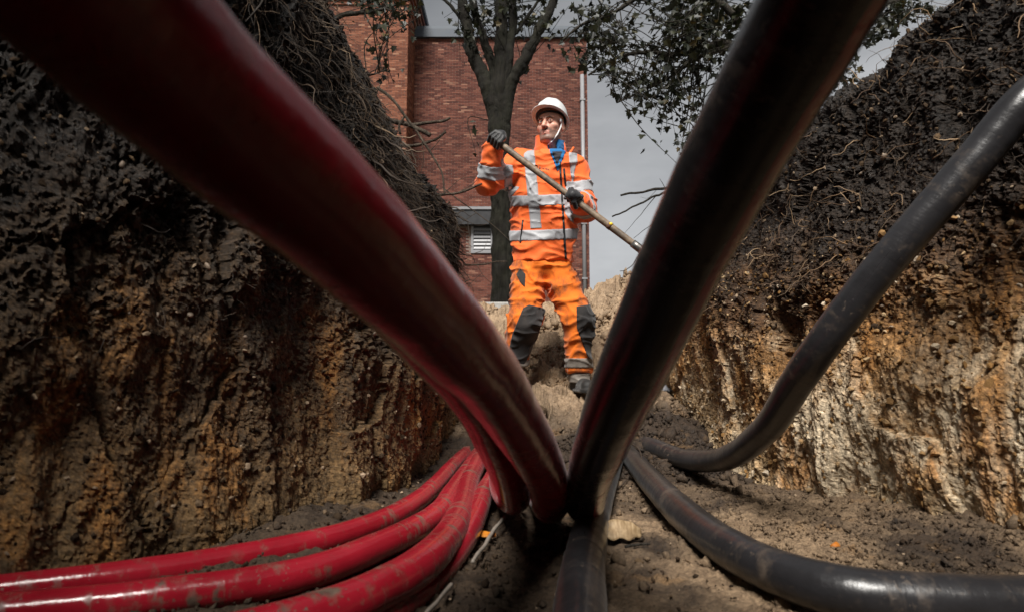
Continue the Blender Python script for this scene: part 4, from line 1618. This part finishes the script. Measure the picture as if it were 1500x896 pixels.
def tb(p0, p1):
    return (np.array([TLO[0], TLO[1], J(800, p1)[2]]), np.array([THI[0], THI[1], J(800, p0)[2]]))


band('knee_patch', poly_region(poly([(757, 456), (775, 446), (800, 452), (786, 500), (768, 534), (736, 524), (750, 490)]), MD + .0), *tb(440, 540), mat=MAT_BLACKCLOTH, base=d_trousers, out=.006, h=.006)
band('knee_patch', poly_region(poly([(834, 450), (875, 444), (876, 525), (846, 523), (845, 480)]), MD + .06), *tb(440, 540), mat=MAT_BLACKCLOTH, base=d_trousers, out=.006, h=.006)
band('pocket_patch', poly_region(poly([(756, 402), (762, 393), (770, 402), (769, 421), (762, 414)]), MD + .03), *tb(388, 430), mat=MAT_BLACKCLOTH, base=d_trousers, out=.005, h=.005)
band('reflective_band', poly_region(poly([(820, 524), (880, 524), (880, 539), (820, 539)]), MD + 1), *tb(515, 548), mat=MAT_TAPE_D, base=d_trousers, out=.005)
band('reflective_band', poly_region(poly([(725, 522), (790, 528), (790, 538), (725, 536)]), MD + 1), *tb(510, 548), mat=MAT_TAPE_D, base=d_trousers, out=.005)
# hem of the front leg and gaiter over the boot
part_sdf('gaiter', lambda P: smax(s_cone(P, J(848, 535, .02), J(849, 566, .02), .064, .070), np.maximum(P[:, 2] - zc(538), zc(561) - P[:, 2]), .008) + folds(P), J(815, 575, -.14), J(885, 528, .16), .006, MAT_TAPE_D)
part_sdf('gaiter', lambda P: smax(s_cone(P, J(752, 528, .03), J(749, 556, .05), .062, .068), np.maximum(P[:, 2] - zc(530), zc(552) - P[:, 2]), .008) + folds(P), J(720, 566, -.12), J(790, 518, .2), .006, MAT_TAPE_D)


def boot(ax, ay, toe, ztop):
    def f(P):
        z0 = ztop - .125
        heel = np.array([ax, ay + .05, z0 + .05])
        d = s_cone(P, heel, heel + np.array([0, -.01, .09]), .052, .058)
        d = smin(d, s_cone(P, heel, np.array([ax + toe[0], ay + toe[1], z0 + .038]), .048, .044), .03)
        sole = s_cone(P * [1, 1, 1], np.array([ax, ay + .06, z0 + .02]), np.array([ax + toe[0] * 1.05, ay + toe[1] * 1.05, z0 + .02]), .056, .056)
        d = smin(d, smax(sole, P[:, 2] - z0 - .026, .004), .006)
        return smax(d, z0 - P[:, 2], .006) + .002 * perlin(P * 25)
    return f, ztop - .125


for (px, py, dy, toe) in ((849, 553, .03, (.03, -.16)), (748, 546, .06, (-.05, -.15))):
    c = J(px, py, dy)
    gz = float(floor_z(np.array([c[0] + toe[0] * .5]), np.array([c[1] + toe[1] * .5]))[0]) + 0.02
    zt = max(gz + .125, c[2] - .01)
    zt = gz + .125
    f, zb0 = boot(c[0], c[1], toe, zt)
    part_sdf('boot', f, [c[0] - .16, c[1] - .28, zt - .14], [c[0] + .16, c[1] + .18, zt + .06], .006, MAT_BOOT)

# --- head and body (one skin mesh)
HC = J(806.5, 187, -0.01)
YAW = math.radians(-27)
HF = np.array([math.sin(YAW), -math.cos(YAW), 0.02])
HF /= np.linalg.norm(HF)
HX = np.cross(HF, [0, 0, 1.0])
HX = -HX if HX[0] < 0 else HX
HX /= np.linalg.norm(HX)
HU = np.cross(HX, -HF)
HU = HU if HU[2] > 0 else -HU


def to_head(P):
    q = P - HC
    return np.stack([q @ HX, q @ HF, q @ HU], -1)


def from_head(v):
    return HC + v[0] * HX + v[1] * HF + v[2] * HU


def d_head(h):
    ax = np.abs(h[:, 0])
    m = np.stack([ax, h[:, 1], h[:, 2]], -1)
    d = s_ell(h, (0, -.018, .05), (.077, .099, .094))
    d = smin(d, s_ell(h, (0, .022, -.040), (.063, .068, .086)), .03)
    d = smin(d, s_ell(h, (0, .066, -.098), (.030, .024, .020)), .025)          # chin
    d = smin(d, s_cone(m, (.056, -.01, -.05), (.030, .055, -.098), .020, .016), .02)   # jaw line
    d = smin(d, s_ell(m, (.046, .052, -.018), (.023, .024, .018)), .025)        # cheekbones
    d = smin(d, s_cone(m, (.010, .088, .030), (.048, .074, .034), .009, .008), .012)   # brow
    d = smax(d, -s_ell(m, (.033, .098, .008), (.021, .017, .014)), .010)       # eye sockets
    d = smin(d, s_ell(m, (.033, .076, .007), (.016, .015, .013)), .004)        # eye bulge
    nose = s_chain(h, [(0, .086, .022), (0, .100, -.008), (0, .112, -.030)], [.008, .0095, .0135], .012)
    nose = smin(nose, s_ell(m, (.013, .098, -.033), (.009, .011, .008)), .008)
    d = smin(d, nose, .010)
    d = smax(d, -s_ell(m, (.007, .108, -.043), (.004, .005, .004)), .003)
    lips = smin(s_cone(m, (0, .0925, -.060), (.024, .080, -.066), .0062, .003), s_cone(m, (0, .090, -.072), (.022, .079, -.070), .0072, .003), .004)
    d = smin(d, lips, .006)
    d = smax(d, -s_cone(m, (0, .102, -.0655), (.026, .090, -.0675), .0028, .0022), .003)
    fold = s_cone(m, (.018, .104, -.036), (.034, .082, -.068), .003, .003)
    d = smax(d, -fold, .006)
    ear = s_ell(m, (.080, -.012, -.006), (.010, .022, .034))
    ear = smax(ear, -s_ell(m, (.092, -.008, -.004), (.009, .012, .020)), .006)
    d = smin(d, ear, .008)
    return d


def d_body(P):
    h = to_head(P)
    d = d_head(h)
    nb = J(808, 235, .05)
    d = smin(d, s_cone(P, from_head((0, -.025, -.06)), nb, .060, .066), .025)
    d = smin(d, s_ell(P, J(802, 262, .03), (.15, .09, .12)), .03)
    return d


ms = M('skin', 0.48, 0.4)
ho = ms.n.new('ShaderNodeTexCoord')
sn = ms.noise(45, 4, 0.6)
skin = ms.ramp(sn, [(0.3, (0.50, 0.235, 0.16)), (0.7, (0.66, 0.35, 0.26))])
_v = ms.attr('stubble')['Fac']
skin = ms.mix(ms.math('MULTIPLY', _v, ms.ramp(ms.noise(420, 2), [(0.3, 0.5), (0.6, 0.85)])), skin, (0.10, 0.072, 0.06))
skin = ms.mix(ms.attr('lip')['Fac'], skin, (0.38, 0.13, 0.11))
ms.color(skin)
ms.b.inputs['Subsurface Weight'].default_value = 0.12
ms.b.inputs['Subsurface Radius'].default_value = (0.012, 0.004, 0.002)
ms.bump(ms.noise(160, 4), 0.3, 0.0015)
blo, bhi = J(752, 290, -.2), J(862, 150, .22)
body = part_sdf('body', d_body, [blo[0], MD - .2, blo[2]], [bhi[0], MD + .22, bhi[2] + .05], 0.0038, ms.m)
bv_ = np.zeros(len(body.data.vertices) * 3, dtype=np.float32)
body.data.vertices.foreach_get('co', bv_)
hh = to_head(bv_.reshape(-1, 3) + MAN)
stub = np.clip((-.030 - hh[:, 2] - .35 * np.clip(.04 - hh[:, 1], 0, 1)) / .02, 0, 1) * np.clip((hh[:, 1] + .02) / .03, 0, 1) * np.clip((hh[:, 2] + .125) / .015, 0, 1)
stub = np.maximum(stub, np.clip((.012 - np.abs(hh[:, 2] + .047)) / .006, 0, 1) * (np.abs(hh[:, 0]) < .034) * (hh[:, 1] > .07)) * (1 - .8 * ((np.abs(hh[:, 0]) > .04) & (hh[:, 2] > -.05)))
lip = ((np.abs(hh[:, 2] + .066) < .0125) & (np.abs(hh[:, 0]) < .026) & (hh[:, 1] > .078)).astype(np.float32)
body.data.attributes.new('stubble', 'FLOAT', 'POINT').data.foreach_set('value', (stub * (1 - lip)).astype(np.float32))
body.data.attributes.new('lip', 'FLOAT', 'POINT').data.foreach_set('value', lip * .5)
MAT_EYE = simple('eye_white', (0.66, 0.62, 0.58), 0.25, 0.03, 60)
MAT_IRIS = simple('iris', (0.03, 0.04, 0.05), 0.2, 0.2, 200)
MAT_BROW = simple('brow_hair', (0.05, 0.034, 0.024), 0.8, 0.3, 200)
for sx in (-1, 1):
    e = from_head((sx * .033, .0815, .0065))
    eye = part_sdf('eye', lambda P: np.linalg.norm(P - e, axis=1) - .0105, e - .018, e + .018, .0026, MAT_EYE, body)
    gz_ = from_head((sx * .033 + .004, .0905, .0085))
    part_sdf('eyebrow', lambda P: s_chain(to_head(P), [(sx * .014, .097, .026), (sx * .034, .094, .031), (sx * .052, .080, .026)], [.0032, .0036, .0022], .004), e - .04, e + np.array([.04, .04, .05]), .0026, MAT_BROW, body)
    a = Acc()
    a.add(ICO2_V * .0058 + gz_ - MAN, T=ICO2_F)
    link('iris', a.mesh('iris'), MAT_IRIS, eye)
    lid = lambda P: smax(np.linalg.norm(P - e, axis=1) - .0132, -(np.abs(to_head(P)[:, 2] - .0055) - .0027), .0015)
    part_sdf('eyelid', lid, e - .018, e + .018, .0026, ms.m, body)

# --- helmet
hc = from_head((0, -.012, .072))
TILT = math.radians(15)


def to_helm(P):
    h = to_head(P) - np.array([0, -.012, .072])
    c, s_ = math.cos(TILT), math.sin(TILT)
    return np.stack([h[:, 0], h[:, 1] * c + h[:, 2] * s_, -h[:, 1] * s_ + h[:, 2] * c], -1)


def d_helmet(P):
    h = to_helm(P)
    dome = s_ell(h, (0, 0, .0), (.104, .124, .121))
    ang = np.arctan2(h[:, 0], h[:, 1])
    ridge = .004 * np.exp(-(h[:, 0] / .016) ** 2) + .0022 * np.exp(-((np.abs(h[:, 0]) - .05) / .010) ** 2)
    dome = dome - ridge * np.clip(h[:, 2] / .05, 0, 1)
    inner = s_ell(h, (0, 0, -.004), (.099, .119, .116))
    r = np.sqrt((h[:, 0] / .104) ** 2 + (h[:, 1] / .124) ** 2)
    bw = .014 + .022 * np.clip(np.cos(ang), 0, 1) ** 2.5
    zb_ = -.012 - .010 * np.clip(-np.cos(ang), 0, 1) - .35 * np.clip(r - 1, 0, 1) * .12
    rim = np.maximum(np.abs(h[:, 2] - zb_) - .0035, (r - 1) * .104 - bw)
    shell = smax(dome, -inner, .003)
    shell = smax(shell, -(h[:, 2] + .013), .004)
    rim = np.maximum(rim, -inner + .0)
    return smin(shell, rim, .007)


part_h = part_sdf('helmet', d_helmet, hc - np.array([.17, .2, .08]), hc + np.array([.17, .17, .15]), .004, MAT_HELMET)
# suspension band under the rim, chin strap and buckle
part_sdf('head_band', lambda P: smax(np.abs(s_ell(to_head(P), (0, -.018, .05), (.080, .103, .098))) - .004, np.abs(to_head(P)[:, 2] - .074) - .008, .003), hc - .16, hc + .16, .004, MAT_ZIP, part_h)
for sx in (1,):
    part_sdf('chin_strap', lambda P: s_chain(to_head(P), [(sx * .084, .012, .03), (sx * .080, .020, -.02), (sx * .064, .040, -.075), (sx * .030, .058, -.124), (0, .045, -.130)], [.0045, .0050, .0050, .0048, .0046], .004), HC - .16, HC + .16, .0035, MAT_STRAP, part_h)
part_sdf('strap_clip', lambda P: s_box(to_head(P), (.083, .024, .020), (.005, .013, .010), .002), HC - .13, HC + .13, .003, MAT_STRAP, part_h)
part_sdf('clip_stud', lambda P: np.linalg.norm(to_head(P) - np.array([.088, .026, .018]), axis=1) - .005, from_head((.088, .026, .018)) - .01, from_head((.088, .026, .018)) + .01, .002, MAT_ZIP, part_h)

# --- gloves, closed round the spade shaft
SA, SB = J(722, 203, -0.26), J(990, 404, -0.46)
SD = (SB - SA) / np.linalg.norm(SB - SA)


def shaft_at(px):
    t = (px - 722) / (990 - 722)
    return SA + (SB - SA) * t


def glove(name, c, wrist, back, sgn):
    """c = grip centre on the shaft, back = unit vector from the shaft to the back of the hand."""
    n = back - SD * np.dot(back, SD)
    n /= np.linalg.norm(n)
    t = np.cross(SD, n) * sgn

    def ring(u, ang, r):
        return c + SD * u + (n * math.cos(ang) + t * math.sin(ang)) * r

    def f(P):
        d = None
        for k, (u, ln) in enumerate(((-.037, .92), (-.0125, 1.0), (.0125, 1.02), (.036, .95))):
            pts = [ring(u * .9, math.radians(-12), .044), ring(u, math.radians(48), .041), ring(u * 1.02, math.radians(118 * ln), .033), ring(u, math.radians(190 * ln), .028), ring(u * .95, math.radians(238 * ln), .026)]
            g = s_chain(P, pts, [.0125, .0125, .0115, .0105, .0095], .003)
            d = g if d is None else smin(d, g, .003)
        palm = s_chain(P, [ring(-.026, math.radians(-18), .040), ring(.026, math.radians(-18), .040)], [.018, .018], .01)
        palm = smin(palm, s_chain(P, [ring(-.02, math.radians(-62), .040), ring(.02, math.radians(-62), .040)], [.017, .017], .01), .02)
        d = smin(d, palm, .008)
        th = s_chain(P, [ring(-.030 * sgn, math.radians(-75), .043), ring(-.052 * sgn, math.radians(-110), .036), ring(-.050 * sgn, math.radians(-160), .031), ring(-.040 * sgn, math.radians(-205), .030)], [.016, .0135, .012, .0105], .004)
        d = smin(d, th, .005)
        cuff = s_cone(P, ring(0, math.radians(-40), .046), wrist, .030, .036)
        return smin(d, cuff, .014) + .0012 * perlin(P * 70)
    part_sdf(name, f, c - .12, c + .12, .0034, MAT_GLOVE)


glove('glove', shaft_at(728), WR_R + (WR_R - EL_R) / np.linalg.norm(WR_R - EL_R) * .0, np.array([-.35, -.35, .75]), 1)
glove('glove', shaft_at(844), WR_L, np.array([.45, -.75, .45]), -1)

# --- the spade
sp_root = empty('long_handled_spade', SA + SD * 1.4)
tag(sp_root, "spade with a worn wooden shaft held diagonally across the worker's chest", 'spade')
SO = SA + SD * 1.4
mw = M('worn_ash_wood', 0.55, 0.35)
mw.color(mw.mix(mw.ramp(mw.noise(11, 5, 0.7), [(0.45, 0.0), (0.65, 0.8)]), mw.ramp(mw.noise(1, 4, 0.6, mw.map((40, 6, 40))), [(0.3, (0.12, 0.085, 0.055)), (0.7, (0.28, 0.205, 0.14))]), (0.05, 0.042, 0.036)))
mw.bump(mw.noise(60, 4), 0.3, 0.002)
a = Acc()
LEN = 1.22
u = np.linspace(-0.03, LEN, 60)
tube(a, SA + SD * u[:, None], 0.0195 + 0.001 * np.sin(u * 9) - .004 * np.exp(-((u + .03) / .01) ** 2), 20)
link('shaft', a.mesh('shaft', SO), mw.m, sp_root)
MAT_STEEL = simple('dull_steel', (0.16, 0.15, 0.14), 0.4, 0.3, 30, metal=0.8)
a = Acc()
tube(a, SA + SD * np.linspace(LEN - .16, LEN + .06, 8)[:, None], np.linspace(.0235, .026, 8), 20)
link('socket', a.mesh('socket', SO), MAT_STEEL, sp_root)
# blade: a dished sheet with a rounded point
bn = np.array([0.15, -.9, .3])
bn -= SD * np.dot(bn, SD)
bn /= np.linalg.norm(bn)
bt = np.cross(SD, bn)
nu, nv = 18, 14
U_, V_ = np.meshgrid(np.linspace(0, 1, nu), np.linspace(-1, 1, nv), indexing='ij')
wd = .098 * (1 - .75 * np.clip((U_ - .55) / .45, 0, 1) ** 2.2)
BP = SA + SD * (LEN + .02 + .27 * U_[..., None]) + bt * (V_ * wd)[..., None] + bn * (.022 * (1 - V_ ** 2) - .02 * U_)[..., None]
k_ = np.arange(nu * nv).reshape(nu, nv)
bq = np.stack([k_[:-1, :-1], k_[:-1, 1:], k_[1:, 1:], k_[1:, :-1]], -1).reshape(-1, 4)
bl = link('blade', mesh_np('blade', BP.reshape(-1, 3) - SO, bq), MAT_STEEL, sp_root)
sm = bl.modifiers.new('thickness', 'SOLIDIFY')
sm.thickness = .003
# yellow mark and wire tie on the shaft
cm = shaft_at(898)
part = Acc()
tube(part, [cm - SD * .011, cm + SD * .011], .0225, 20)
link('wire_tie', part.mesh('wire_tie', SO), simple('rusty_wire', (0.10, 0.045, 0.025), 0.7, 0.3, 50), sp_root)
part = Acc()
part.add(ICO2_V * np.array([.011, .006, .010]) + cm + np.array([.004, -.019, .008]), T=ICO2_F)
link('yellow_tag', part.mesh('yellow_tag', SO), simple('yellow_plastic', (0.75, 0.52, 0.02), 0.4, 0.1, 40), sp_root)

# ------------------------------------------------------------------ roots, twigs and litter
def stick(name, pts, r0, r1, mat, label, cat, group=None, seg=10, forks=()):
    a = Acc()
    P = spline(pts, 9)
    t = np.linspace(0, 1, len(P))
    amp = r0 * 0.5
    P = P + amp * np.stack([perlin(P * 14 + k * 9) for k in range(3)], -1)
    R = (r0 + (r1 - r0) * t) * (1 + 0.16 * perlin(P * 40))
    tube(a, P, R, seg)
    for f, fr0, fr1 in forks:
        Q_ = spline(f, 7)
        tube(a, Q_ + fr0 * np.stack([perlin(Q_ * 18 + k * 5) for k in range(3)], -1), np.linspace(fr0, fr1, len(Q_)), 6)
    o0 = np.asarray(pts[0], dtype=np.float64)
    o = link(name, a.mesh(name, o0), mat, loc=o0)
    return tag(o, label, cat, group)


GR = 'broken roots sticking out of the left bank'
px_ = lambda d, *q: [at(x + 8, y, d) for x, y in q]
stick('broken_root', px_(2.95, (556, 176), (580, 180), (604, 188), (622, 199)), .0135, .0100, MAT_STICK, 'thick blunt root stub poking from the left bank at helmet height', 'root', GR,
      forks=[(px_(2.93, (578, 196), (577, 182), (584, 170)), .007, .005)])
stick('broken_root', px_(3.0, (590, 184), (612, 181), (636, 179), (652, 173)), .009, .0065, MAT_STICK, 'straight broken root pointing right above the thick stub', 'root', GR)
stick('broken_root', px_(3.05, (578, 213), (604, 213), (626, 206), (646, 193)), .009, .006, MAT_STICK, 'broken root tilting up to the right, below the thick stub', 'root', GR)
stick('broken_root', px_(2.85, (545, 128), (572, 152), (597, 187), (622, 222), (640, 256), (643, 286)), .008, .0035, MAT_STICK, 'long dark root hanging in a curve down past the thick stub', 'root', GR,
      forks=[(px_(2.85, (622, 222), (634, 208), (644, 190)), .002, .001), (px_(2.85, (610, 204), (612, 235), (606, 262)), .002, .001)])
stick('broken_root', px_(3.35, (622, 288), (645, 285), (668, 282), (698, 270)), .0085, .0055, MAT_STICK, "pale root reaching right toward the worker's raised elbow", 'root', GR,
      forks=[(px_(3.35, (660, 284), (682, 272), (694, 258)), .003, .0012), (px_(3.35, (640, 286), (668, 262), (690, 262)), .0022, .001)])
stick('twig', px_(3.4, (640, 275), (660, 290), (690, 312), (720, 335), (742, 356)), .0038, .0014, MAT_STICK, 'thin wiry twig slanting down in front of the louvred vent', 'twig', None,
      forks=[(px_(3.4, (650, 306), (690, 330), (716, 322)), .0018, .0008), (px_(3.4, (690, 312), (668, 326), (645, 340)), .0018, .0008)])
stick('broken_root', px_(3.7, (672, 388), (695, 388), (715, 384), (735, 383)), .0055, .003, MAT_STICK, 'short root sticking out level, below the louvred vent', 'root', GR,
      forks=[(px_(3.7, (690, 388), (700, 404), (712, 415)), .002, .001), (px_(3.7, (686, 372), (700, 366), (706, 352)), .002, .001)])
# dead branch lodged in the right bank, its ends bare against the sky
rb = [at(1045, 455, 3.55), at(1036, 380, 3.6), at(1020, 300, 3.7), at(1000, 276, 3.75), at(970, 277, 3.75), at(938, 281, 3.75), at(909, 287, 3.75)]
stick('bare_branch', rb, .014, .0065, MAT_BARK2, 'bare dark branch with thin forks against the grey sky, right of the spade', 'branch', None,
      forks=[([at(1005, 277, 3.75), at(965, 285, 3.74), at(932, 302, 3.73), at(896, 317, 3.72)], .0085, .005),
             ([at(962, 286, 3.74), at(950, 300, 3.74), at(936, 318, 3.74), at(915, 342, 3.74)], .0034, .001),
             ([at(1000, 300, 3.74), at(972, 318, 3.74), at(952, 331, 3.74), at(928, 349, 3.74)], .004, .0015),
             ([at(1010, 330, 3.72), at(960, 345, 3.70), at(945, 356, 3.70), at(930, 384, 3.70), at(918, 395, 3.70), at(908, 397, 3.70)], .004, .002),
             ([at(962, 278, 3.75), at(950, 290, 3.75), at(938, 289, 3.75)], .0015, .0006), ([at(975, 278, 3.75), at(970, 268, 3.75), at(966, 262, 3.75)], .0025, .001)])

# small things on the floor
fl = lambda x, y, z=0.02: on_level(x, y, z)
MAT_PALE = simple('pale_peeled_stick', (0.21, 0.18, 0.15), 0.6, 0.25, 40)
stick('stick', [fl(740, 757, .03), fl(722, 778, .026), fl(708, 800, .022), fl(692, 822, .02)], .0055, .0045, MAT_PALE, 'pale peeled stick lying beside the orange leaf', 'stick')
stick('stick', [fl(662, 856, .024), fl(645, 874, .022), fl(625, 898, .02), fl(600, 930, .02)], .0042, .004, MAT_PALE, 'grey stick at the bottom edge beside the widest red duct', 'stick')
stick('twig', [fl(916, 800, .018), fl(930, 797, .02), fl(952, 796, .018)], .004, .0028, MAT_BARK2, 'short dark twig lying under the dry beige leaf', 'twig')
stick('root_strand', [fl(905, 646, .05), fl(926, 650, .12), fl(938, 662, .105), fl(941, 690, .075), fl(948, 700, .02)], .0035, .0018, MAT_ROOT, 'thin dark root draped over the right floor duct', 'root')
stick('root_strand', [fl(900, 716, .02), fl(915, 706, .025), fl(926, 690, .02), fl(940, 676, .02)], .0028, .0014, MAT_ROOT, 'thin root lying on the soil between the black floor ducts', 'root')


def leaf_obj(name, c, size, rz, curl, mat, label, tilt=0.0):
    n, m_ = 26, 17
    u, v = np.meshgrid(np.linspace(0, 1, n), np.linspace(-1, 1, m_), indexing='ij')
    w = np.clip(np.sin(np.pi * (0.03 + 0.94 * u) ** 0.85), 0.02, 1) ** 0.7 * (0.30 + 0.10 * perlin(np.stack([u * 3.2, np.sign(v) * 2.0, u * 0 + 3 + size * 50], -1)))
    x = (u - .5) * 1.0
    y = v * w
    z = curl * np.clip(np.sin(np.pi * (.04 + .92 * u)), 0, 1) ** .7 * (1 - np.abs(v) ** 1.7) + .07 * perlin(np.stack([u * 4, v * 2, u * 0 + size * 90], -1)) + .10 * v * (u - .4)
    ca, sa = math.cos(rz), math.sin(rz)
    V = np.stack([x * ca - y * sa, x * sa + y * ca, z * math.cos(tilt) + y * math.sin(tilt)], -1).reshape(-1, 3) * size
    V[:, 2] -= V[:, 2].min()
    k = np.arange(n * m_).reshape(n, m_)
    q = np.stack([k[:-1, :-1], k[:-1, 1:], k[1:, 1:], k[1:, :-1]], -1).reshape(-1, 4)
    o = link(name, mesh_np(name, V, q), mat, loc=c)
    sm_ = o.modifiers.new('thickness', 'SOLIDIFY')
    sm_.thickness = .0008
    return tag(o, label, 'leaf')


def dry_leaf(name, c0, c1):
    m = M(name, 0.6, 0.3)
    vein = m.noise(1, 4, 0.6, m.map((160, 30, 30)))
    m.color(m.mix(m.ramp(m.noise(40, 4), [(0.4, 0.0), (0.7, 0.8)]), m.ramp(vein, [(0.35, c0), (0.65, c1)]), tuple(np.array(c0) * .6)))
    m.bump(vein, .5, .002)
    return m.m


c = fl(905, 797, 0.0)
c[2] = float(floor_z(c[0], c[1])) + .012
leaf_obj('dry_leaf', c, .125, math.radians(4), 0.26, dry_leaf('beige_leaf', (0.20, 0.13, 0.065), (0.36, 0.26, 0.15)), 'large curled beige dry leaf on the soil beside the central black duct', .12)
c = fl(709, 790, 0.0)
c[2] = float(floor_z(c[0], c[1])) + .012
leaf_obj('fallen_leaf', c, .066, math.radians(-14), .10, dry_leaf('orange_leaf', (0.42, 0.13, 0.008), (0.60, 0.22, 0.02)), 'small orange leaf under the pale stick, by the red ducts')
c = fl(1225, 812, 0.0)
c[2] = float(floor_z(c[0], c[1])) + .012
leaf_obj('fallen_leaf', c, .03, .6, .3, dry_leaf('rust_leaf', (0.36, 0.11, 0.01), (0.5, 0.17, 0.02)), 'tiny rust-coloured leaf on the dark soil near the lower right duct')

# crumpled scrap of grey plastic by the foot of the right wall
c = at(968, 572, 3.75)
c[2] = float(floor_z(c[0], c[1])) + .03
v = ICO2_V.copy()
for _ in range(1):
    v = v * (1 + .45 * perlin(ICO2_V * 2.7 + 3)[:, None])
v = v * np.array([.062, .04, .035])
sc = link('plastic_scrap', mesh_np('plastic_scrap', v, ICO2_F, smooth=False), simple('grey_plastic', (0.30, 0.31, 0.34), 0.4, 0.3, 40), loc=c)
tag(sc, 'crumpled grey plastic scrap at the foot of the right soil wall', 'scrap')
# dark lump of earth below the worker
c = at(784, 592, 3.6)
c[2] = float(floor_z(c[0], c[1])) + .01
v = ICO2_V * (1 + .35 * perlin(ICO2_V * 2.1 + 8)[:, None]) * np.array([.07, .06, .045])
tag(link('earth_clod', mesh_np('earth_clod', v, ICO2_F, smooth=False), MAT_CLOD, loc=c), "dark lump of earth on the sand below the worker's feet", 'clod')
